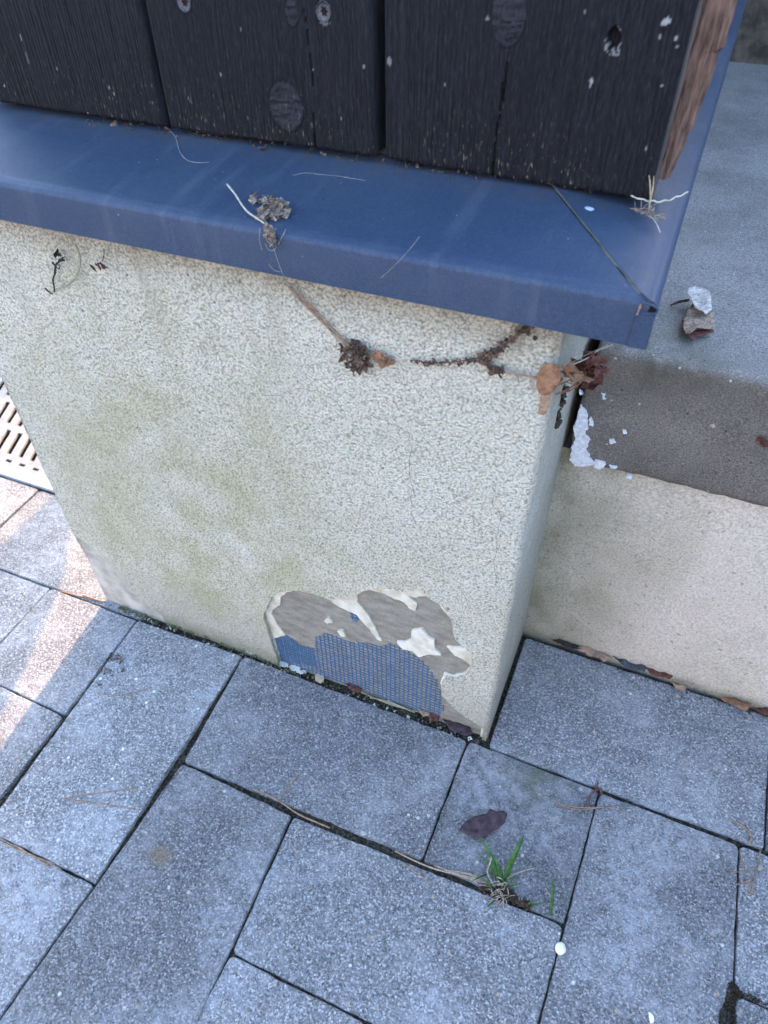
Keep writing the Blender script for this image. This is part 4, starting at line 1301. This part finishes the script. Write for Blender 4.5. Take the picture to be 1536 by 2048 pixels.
for k in range(26):
    a = onsill(1270 + k * 1.6 + R_.uniform(-5, 5), 420 + k * .7 + R_.uniform(-5, 5)); d = Vector((R_.uniform(-.3, 1), R_.uniform(-.8, .6), R_.uniform(0, .3))).normalized() * R_.uniform(.004, .012)
    mb.tube(crom([a + Vector((0, 0, .0006)), a + d * .5 + Vector((0, 0, .0015)), a + d + Vector((0, 0, .0008))], 3), .00028, 4)
mb.build('fibres', M_NEEDLE, root)
mb = MB().tube(crom([onsill(1300, 435) + Vector((0, 0, .001)), onsill(1312, 450) + Vector((0, 0, .001)), onsill(1320, 466) + Vector((0, 0, .0005))], 5), .0003, 4); mb.build('pale_fibre', M_STRAW, root)
# crumbs of soil beneath the boards
mb = MB(); R_ = random.Random(21)
for k in range(120):
    x = R_.uniform(-.42, -.01); y = .082 + R_.gauss(0, .004)
    p = Vector((x, min(y, .094), ztop(-y))); fl = flakes(p, .0015, .0015, .0005, EX, EY, EZ, 1, R_.uniform(.0006, .0016), k); mb.add(fl.v, fl.f)
for k in range(70):
    x = R_.uniform(-.5, .045); y = R_.uniform(-.02, .07)
    p = Vector((x, y, ztop(-y))); fl = flakes(p, .001, .001, .0002, EX, EY, EZ, 1, R_.uniform(.0003, .0007), k + 999); mb.add(fl.v, fl.f)
o = mb.build('sill_crumbs', M_CLUMPD); tag(o, kind='stuff')

# ---- on the slab -----------------------------------------------------------
zS = .4515
root = empty('curled_leaf', onz(1400, 630, zS)); tag(root, 'curled dead leaf with a bleached top and dark red tip lying on the slab', 'dry leaf')


def zleaf(pxs, z, seed, mat, name, parent, amp=.004, th=.0004, curl=0, sp=.0028):
    c = onz(sum(p[0] for p in pxs) / len(pxs), sum(p[1] for p in pxs) / len(pxs), z)
    pts = [(onz(*p, z).x - c.x, onz(*p, z).y - c.y) for p in pxs]
    Vt, Ft = leafmesh(pts, (c, EX, EY, EZ), amp, th, sp, seed, curl)
    return mesh(name, Vt, Ft, mat, parent, True)


zleaf([(1368, 588), (1385, 582), (1402, 583), (1416, 592), (1418, 612), (1420, 628), (1408, 634), (1390, 626), (1382, 615), (1378, 600)], zS + .009, 4, M_LEAF_G, 'bleached_blade', root, .006)
zleaf([(1382, 618), (1400, 628), (1420, 632), (1428, 648), (1424, 664), (1408, 668), (1390, 668), (1378, 676), (1364, 664), (1366, 644), (1374, 626)], zS + .003, 5, m_simple('brown_grey_leaf', (.16, .11, .08), (.36, .29, .23), 500, .85, .0012), 'brown_blade', root, .006)
zleaf([(1362, 646), (1370, 652), (1382, 662), (1400, 664), (1424, 656), (1426, 668), (1408, 674), (1394, 676), (1386, 686), (1378, 680), (1366, 668)], zS + .001, 6, M_LEAF_R, 'red_tip', root, .003)
MB().tube(crom([onz(1342, 610, zS + .001), onz(1358, 604, zS + .003), onz(1378, 600, zS + .010)], 5), .0011, 6, None, .6).build('leaf_stalk', M_TWIG, root)
p = ony(1425, 852, .1485)
o = flakes(p, .002, .0025, .002, EX, EZ, NY, 8, .002, 3).build('seed_husk', M_STRAW); tag(o, 'pale seed husk stuck to the front face of the concrete slab', 'seed husk')
o = flakes(ony(1530, 881, .148), .004, .0025, .001, EX, EZ, NY, 8, .003, 4).build('leaf_scrap', M_LEAF_R); tag(o, 'red leaf scrap on the slab face at the right edge', 'leaf scrap')

# ---- on the paving ---------------------------------------------------------
zP = .0015
c0 = (965, 1650)
o = zleaf([(917, 1664), (930, 1646), (950, 1634), (972, 1630), (980, 1620), (992, 1626), (1008, 1624), (1014, 1632), (1010, 1646), (996, 1660), (982, 1666), (968, 1680), (950, 1676), (934, 1672)], .006, 9, M_LEAF_P, 'fallen_leaf', None, .004, .0004, 2.0)
tag(o, 'dark purple-brown fallen leaf lying on the paving behind the grass tuft', 'leaf')
# grass tuft
gt = empty('grass_tuft', onz(1000, 1765)); tag(gt, 'small green grass tuft with dry roots growing from a paving joint', 'grass tuft')
base = onz(1004, 1772, .0)


def blade(px0, px1, h1, w, mat, name='blade', bend=.3, h0=0.0):
    a = onz(*px0, h0); b = onz(px1[0], px1[1], h1)
    mid = a.lerp(b, .5) + Vector((0, 0, h1 * bend))
    pts = crom([a, mid, b], 7)
    up = (CAM_C - a).normalized() if False else Vector((.25, -.75, .6)).normalized()
    m_ = MB().ribbon(pts, w, up, .00025, lambda k: (1 - k ** 3) * (.6 + .8 * min(1, k * 3)) if k < 1 else .02)
    return m_.build(name, mat, gt, True)


blade((1003, 1770), (1049, 1667), .045, .0046, M_GRASS)
blade((1000, 1768), (958, 1672), .040, .0030, M_GRASSD)
blade((996, 1765), (955, 1705), .030, .0020, M_GRASSD)
blade((1002, 1768), (988, 1712), .030, .0028, M_GRASSD)
blade((1000, 1765), (1026, 1708), .026, .0016, M_GRASSD)
blade((1004, 1775), (1040, 1769), .010, .0018, M_GRASS)
blade((985, 1785), (967, 1757), .015, .0022, M_GRASS)
blade((990, 1800), (972, 1816), .004, .0020, M_GRASS)
blade((1050, 1812), (1090, 1806), .006, .0018, M_GRASS)
blade((1052, 1815), (1066, 1800), .008, .0016, M_GRASS)
blade((980, 1745), (940, 1765), .008, .0014, M_GRASSD)
blade((1101, 1832), (1104, 1752), .026, .0022, M_GRASS)
blade((1000, 1775), (1030, 1750), .012, .0022, M_GRASSD)
mb = MB()
mb.tube(crom([onz(990, 1775, .002), onz(975, 1745, .016), onz(982, 1715, .03), onz(970, 1684, .038)], 7), .0008, 5)
mb.tube(crom([onz(1010, 1760, .002), onz(1035, 1746, .006), onz(1070, 1735, .003)], 5), .0006, 5)
R_ = random.Random(31)
for k in range(34):
    a = onz(1000 + R_.uniform(-24, 20), 1782 + R_.uniform(-18, 16), .002); d = Vector((R_.uniform(-1, 1), R_.uniform(-1, .6), R_.uniform(.0, .8))).normalized() * R_.uniform(.006, .018)
    mb.tube(crom([a, a + d * .5 + Vector((0, 0, .004)), a + d], 4), .00055 * R_.uniform(.5, 1.4), 4)
mb.build('dry_roots', m_simple('dry_root', (.20, .16, .12), (.46, .40, .33), 400, .8, 0), gt, True)
mb = MB()
for (px, py, ru, rv, num, s) in ((1010, 1790, .012, .007, 110, .0016), (1045, 1808, .010, .004, 60, .0014), (980, 1782, .010, .005, 50, .0016)):
    fl = flakes(onz(px, py), ru, rv, .006, EX, EY, EZ, num, s, px); mb.add(fl.v, fl.f)
mb.build('root_soil', m_simple('root_soil', (.03, .02, .013), (.11, .075, .05), 500, .95, .0005), gt)
mb = MB()
for k in range(14):
    o1 = R_.uniform(-5, 5); mb.tube(crom([onz(868 + k * 4, 1730 + k * 1.6 + o1 * .4, .0015), onz(910 + k * 2, 1748 + o1, .003), onz(960 + R_.uniform(-8, 12), 1760 + o1 * 1.5, .004)], 5), .0006 * R_.uniform(.6, 1.2), 4)
mb.tube(crom([onz(790, 1702, .0015), onz(830, 1722, .002), onz(870, 1738, .002), onz(925, 1752, .003)], 6), .0009, 5)
mb.build('dead_blades', m_simple('dead_grass', (.22, .165, .12), (.42, .34, .26), 300, .8, 0), gt, True)
# pebble
pbc = onz(1121, 1897, .003); bm = bmesh.new(); bmesh.ops.create_icosphere(bm, subdivisions=3, radius=1)
for v in bm.verts:
    k = 1 + .12 * (float(fbm(v.co.x * 1.5 + 3, v.co.y * 1.5 + v.co.z, 3)) - .5)
    v.co = pbc + Vector((v.co.x * .0052, v.co.y * .0058, v.co.z * .0040)) * k
me = bpy.data.meshes.new('pebble'); bm.to_mesh(me); bm.free(); me.materials.append(M_PEB); me.polygons.foreach_set('use_smooth', [True] * len(me.polygons))
o = bpy.data.objects.new('pebble', me); S.collection.objects.link(o); tag(o, 'small round white pebble resting on the joint beside the grass', 'pebble')
# needles
NG = 'loose pine needles on the paving'
thing_tube('pine_needle', 'pair of tan pine needles joined in a V on the left paving stone', 'pine needle', [wz([(124, 1597), (200, 1586), (276, 1576)], zP), wz([(124, 1597), (200, 1608), (270, 1618)], zP)], .0008, M_NEEDLE, NG)
thing_tube('pine_needle', 'short pine needle slanting from the joint in the middle of the paving', 'pine needle', [wz([(556, 1597), (580, 1570), (602, 1543)], zP + .001), ], .0008, M_NEEDLE, NG)
thing_tube('pine_needle', 'brown needle lying in the joint left of the slanting needle', 'pine needle', [wz([(505, 1578), (540, 1592), (570, 1610), (600, 1630), (660, 1656)], zP)], .0009, M_NEEDLE, NG)
thing_tube('pine_needle', 'dark curved pine needle on the stone beside the soil crumbs', 'pine needle', [wz([(195, 1386), (230, 1390), (268, 1385), (304, 1374)], zP)], .0007, M_NEEDLE, NG)
thing_tube('pine_needle', 'long brown needle crossing the joint under the twisted twig', 'pine needle', [wz([(1112, 1605), (1150, 1614), (1190, 1615), (1225, 1615), (1243, 1622)], zP + .001), wz([(1112, 1608), (1150, 1618), (1195, 1617)], zP)], .0007, M_NEEDLE, NG)
thing_tube('pine_needle', 'thin brown needle lying left of the grass tuft on the lower stone', 'pine needle', [wz([(806, 1726), (832, 1744), (857, 1765)], zP)], .0007, M_NEEDLE, NG)
thing_tube('pine_needle', 'V of thin pine needles on the stone at the right edge', 'pine needle', [wz([(1480, 1700), (1490, 1745), (1502, 1790)], zP), wz([(1521, 1700), (1512, 1745), (1502, 1792)], zP)], .0007, M_NEEDLE, NG)
thing_tube('pine_needle', 'upper short pale needle crossing the joint at the right edge', 'pine needle', [wz([(1462, 1745), (1490, 1742), (1516, 1733)], zP + .001)], .0007, M_NEEDLE, NG)
thing_tube('pine_needle', 'lower short pale needle crossing the joint at the right edge', 'pine needle', [wz([(1470, 1770), (1492, 1763), (1512, 1752)], zP + .001)], .0007, M_NEEDLE, NG)
thing_tube('twisted_twig', 'twisted red-brown twig at the crossing of the joints behind the needle', 'twig', [wz([(1196, 1564), (1192, 1580), (1180, 1592), (1178, 1610)], zP + .002), wz([(1186, 1572), (1200, 1578), (1204, 1592)], zP + .001)], .0012, m_simple('red_twig', (.07, .04, .035), (.17, .10, .09), 300, .8, .0003), wob=.9)
thing_tube('curled_stalk', 'curled brown stem over the joint corner at the right', 'stem', [wz([(1462, 1641), (1480, 1648), (1496, 1660), (1503, 1675), (1500, 1690)], zP + .001)], .0012, M_NEEDLE, wob=.7)
thing_tube('dry_grass', 'dry needles wedged in the joint below the corner of the pillar stones', 'dry grass', [wz([(372, 1530), (350, 1560), (325, 1590), (312, 1612)], 0), wz([(368, 1535), (340, 1565), (318, 1600)], .0005)], .0007, M_TWIG)
thing_tube('dry_grass', 'dry stalks wedged in the joint at the left edge of the paving', 'dry grass', [wz([(0, 1677), (40, 1698), (80, 1718), (122, 1738)], 0), wz([(5, 1686), (50, 1706), (110, 1728)], .0005), wz([(30, 1690), (70, 1716), (100, 1735)], .001)], .0008, M_NEEDLE)
thing_tube('orange_needle', 'orange-brown needles in the joint by the left foot of the pillar', 'pine needle', [wz([(118, 1182), (150, 1190), (185, 1198), (210, 1204)], 0), wz([(165, 1190), (195, 1200), (205, 1203)], .001)], .0009, m_simple('orange_needle', (.20, .10, .05), (.32, .18, .10), 300, .7, 0))


def crumb_heap(name, pts, mat, kind='stuff', seed=0, label=None, cat=None):
    mb = MB()
    for i, (px, py, ru, rv, rn, num, s) in enumerate(pts):
        fl = flakes(onz(px, py, -.001), ru, rv, rn, EX, EY, EZ, num, s, seed + i); mb.add(fl.v, fl.f)
    o = mb.build(name, mat)
    if label: tag(o, label, cat)
    else: tag(o, kind=kind)
    return o


crumb_heap('soil_crumbs', [(232, 1318, .014, .008, .003, 60, .0016), (245, 1345, .008, .004, .002, 24, .0014), (215, 1345, .012, .006, .003, 40, .0016), (195, 1370, .010, .008, .002, 24, .0014)], M_CLUMPD, seed=10)
crumb_heap('joint_soil_clump', [(1466, 1985,   .006, .008, .005, 260, .0009), (1460, 2010, .005, .010, .005, 260, .0009), (1455, 2040, .008, .012, .005, 300, .0009), (1500, 1995, .016, .002, .003, 120, .0008)], m_simple('dark_crumb', (.012, .011, .009), (.06, .05, .035), 500, .95, .0005), seed=20)
# rubble, leaf bits and moss along the foot of the pillar
R_ = random.Random(77)
mb1 = MB(); mb2 = MB(); mb3 = MB(); mb4 = MB()
for k in range(330):
    t = R_.random(); x = -.53 + t * .52; y = -.004 - abs(R_.gauss(0, .0045))
    p = Vector((x, y, -.003)); s = R_.uniform(.0006, .0020)
    tgt = R_.random()
    fl = flakes(p, .001, .001, .002, EX, EY, EZ, 1, s, k + 3000)
    (mb1 if tgt < .22 else mb2 if tgt < .62 else mb3).add(fl.v, fl.f)
for k in range(500):
    t = R_.random(); x = -.52 + t * t * .50; y = -.002 - abs(R_.gauss(0, .0022))
    fl = flakes(Vector((x, y, -.001 + R_.random() * .004)), .001, .001, .0015, EX, EY, EZ, 1, R_.uniform(.0005, .0011), k + 5000); mb4.add(fl.v, fl.f)
tag(mb1.build('plaster_crumbs', M_CHIP), kind='stuff'); tag(mb2.build('leaf_litter', M_CLUMPD), kind='stuff'); tag(mb3.build('gravel_crumbs', m_simple('gravel_crumb', (.10, .09, .08), (.28, .26, .24), 200, .9, .0005)), kind='stuff')
tag(mb4.build('moss', M_MOSS), kind='stuff')
# plaster chips one can count
CG = 'plaster chips fallen at the foot of the pillar'


def chip(px, py, s, seed, mat, label, name='plaster_chip', cat='plaster chip', group=CG, h=.0012, ang=0, el=1.6):
    c = onz(px, py, h); R2 = random.Random(seed); n = 8
    pts = []
    for k in range(n):
        a = 2 * math.pi * k / n; r_ = s * (.7 + .5 * R2.random())
        x, y = r_ * el * math.cos(a), r_ * math.sin(a)
        pts.append((x * math.cos(ang) - y * math.sin(ang), x * math.sin(ang) + y * math.cos(ang)))
    Vt, Ft = leafmesh(pts, (c, EX, EY, Vector((.0, -.3, 1)).normalized()), .0016, .0012, s * .5, seed, 0, s * .08)
    o = mesh(name, Vt, Ft, mat); tag(o, label, cat, group); return o


chip(500, 1302, .0042, 1, M_CHIP, 'white plaster chip at the joint corner below the moss', ang=-.1)
chip(566, 1328, .0045, 2, M_CHIP, 'pale plaster chip just left of the blue mesh', ang=-.2)
chip(590, 1338, .0055, 3, M_CHIP, 'largest grey-white plaster chip in front of the blue mesh', ang=.1)
chip(640, 1355, .0060, 4, m_simple('beige_chip', (.36, .27, .19), (.50, .40, .30), 200, .85, .0004), 'beige rounded chip in front of the blue mesh', ang=-.5)
chip(606, 1345, .0030, 5, M_CHIP, 'small plaster chip beside the largest chip', ang=.4)
LG = 'dead leaf pieces along the wall foot'
for i, (pxs, mt, lb) in enumerate([
    ([(690, 1370), (706, 1368), (724, 1380), (722, 1388), (704, 1386)], M_LEAF_R, 'dark red leaf bit left of the middle of the blue mesh foot'),
    ([(855, 1428), (868, 1424), (880, 1432), (876, 1446), (860, 1444)], M_LEAF_R, 'red-brown leaf bit under the right end of the blue mesh'),
    ([(832, 1418), (848, 1420), (860, 1432), (846, 1436)], M_LEAF_T, 'pinkish leaf bit next to the right end of the blue mesh'),
    ([(884, 1440), (905, 1446), (940, 1456), (946, 1470), (930, 1474), (900, 1462)], M_LEAF_P, 'dark leaf piece wedged at the pillar corner foot')]):
    o = zleaf(pxs, .004, 30 + i, mt, 'leaf_piece', None, .005); tag(o, lb, 'leaf piece', LG)
thing_tube('dead_stalk', 'pale dead stalks in the joint in front of the blue mesh', 'stalk', [wz([(700, 1375), (740, 1392), (790, 1412), (840, 1424)], .001), wz([(740, 1395), (770, 1402), (830, 1425)], .002), wz([(775, 1400), (800, 1412), (815, 1418)], .003)], .0009, m_simple('dead_stalk', (.2, .19, .13), (.36, .34, .26), 300, .8, 0))
# leaves at the low wall's foot
for i, (pxs, mt, lb) in enumerate([
    ([(1100, 1286), (1135, 1280), (1168, 1290), (1160, 1304), (1130, 1302)], M_TWIG, 'dark leaf piece nearest the pillar at the low wall foot'),
    ([(1150, 1302), (1168, 1292), (1195, 1304), (1222, 1320), (1206, 1326), (1180, 1316)], M_LEAF_T, 'tan leaf piece by the low wall foot'),
    ([(1218, 1312), (1260, 1314), (1290, 1330), (1288, 1348), (1250, 1342)], m_simple('slate_leaf', (.035, .042, .048), (.09, .10, .11), 100, .8, .0004), 'slate-dark leaf piece between the tan and red ones'),
    ([(1272, 1326), (1310, 1324), (1336, 1330), (1352, 1350), (1338, 1362), (1300, 1352)], M_LEAF_R, 'large reddish curled leaf at the low wall foot'),
    ([(1340, 1366), (1372, 1378), (1366, 1386), (1345, 1376)], M_LEAF_T, 'thin tan leaf sliver right of the reddish leaf'),
    ([(1434, 1398), (1470, 1398), (1502, 1412), (1490, 1426), (1455, 1414)], M_LEAF_O, 'orange-brown leaf piece at the low wall foot near the right edge'),
    ([(1500, 1420), (1530, 1418), (1545, 1436), (1520, 1434)], M_LEAF_R, 'red leaf piece at the low wall foot against the right edge')]):
    o = zleaf(pxs, .006, 50 + i, mt, 'leaf_piece', None, .008, .0005, 0, .004); tag(o, lb, 'leaf piece', 'leaves along the low wall foot')
mb = MB(); mbx = MB()
for k in range(260):
    x = R_.uniform(.0, .6); y = .158 - abs(R_.gauss(0, .003))
    fl = flakes(Vector((x, y, -.001)), .001, .001, .003, EX, EY, EZ, 1, R_.uniform(.0006, .0018), k + 8000); mb.add(fl.v, fl.f)
tag(mb.build('wall_foot_litter', M_TWIG), kind='stuff')
# white splinters on the lower right stone
chip(1302, 2036, .0022, 8, M_PEB, 'elongated white splinter on the lower right paving stone', 'white_splinter', 'splinter', None, ang=1.9, el=2.4)
chip(727, 1667, .0028, 9, m_simple('pale_grit', (.30, .28, .25), (.42, .40, .36), 200, .9, 0), 'small pale stone grit on the long joint in the middle', 'grit_stone', 'small stone', None)

# ================================================================ ADDED BLOCKER shaped to cast the shade on the left paving (stands outside the view)
Yb = 1.62; tn = math.tan(SUN_EL) * math.sqrt(1 + .104 ** 2)


def lift(x, y): return (x - .104 * (Yb - y), (Yb - y) * tn)


blocker = empty('shade_blocker', (-1.8, Yb, 0)); tag(blocker, 'made-up brown timber panels, out of view, shaped to shade the left paving', 'shade blocker')
def panel(pts2, mat, name):
    P = [lift(*p) for p in pts2]
    V = [(x, Yb, z) for x, z in P] + [(x, Yb + .02, z) for x, z in P]; n = len(P)
    F = [tuple(range(n)), tuple(range(2 * n - 1, n - 1, -1))] + [(i, i + n, (i + 1) % n + n, (i + 1) % n) for i in range(n)]
    o = MB().add(V, F).build(name, mat, blocker)
    bm = bmesh.new(); bm.from_mesh(o.data); bmesh.ops.recalc_face_normals(bm, faces=bm.faces); bm.to_mesh(o.data); bm.free()


panel([(-.758, .122), (-.713, .118), (-.632, -.001), (-.572, -.156), (-.545, -.24), (-.53, -.33), (-.53, -2.2), (-2.6, -2.2), (-2.6, .0), (-.758, .0)], M_BLOCKER, 'shade_panel')
panel([(-2.6, .372), (-1.03, .372), (-.94, .312), (-2.6, .312)], M_BLOCKER, 'shade_bar')
for x in (-1.9, -2.9):
    MB().box((x, Yb - .02, -.03), (x + .07, Yb + .06, 2.3)).build('post', M_BLOCKER, blocker)

# ================================================================ ADDED WALLS out of view, shaping light from the right and from opposite
nb = MB().box((1.35, -3.0, -.03), (1.55, 1.09, .92)).build('side_blocker_wall', m_simple('side_blocker_render', (.16, .14, .12), (.28, .25, .21), 6, .9, .002)); tag(nb, 'unseen low brown wall added on the right to shade the pillar side', 'wall')  # unseen wall added to block light from the right
hw = empty('bounce_wall', (0, -4.2, 0)); tag(hw, 'unseen brown-grey wall added opposite the pillar to bounce warm light', 'wall')  # unseen wall added to bounce warm sunlight onto the pillar
mb = MB().box((-5, -4.4, -.03), (5, -4.2, 1.9)); mb.build('bounce_wall_face', m_simple('brown_grey_render', (.20, .165, .12), (.30, .25, .19), 3, .9, .002), hw)
MB().box((-5.05, -4.42, 1.9), (5.05, -4.16, 1.96)).build('coping', M_GRATEF, hw)
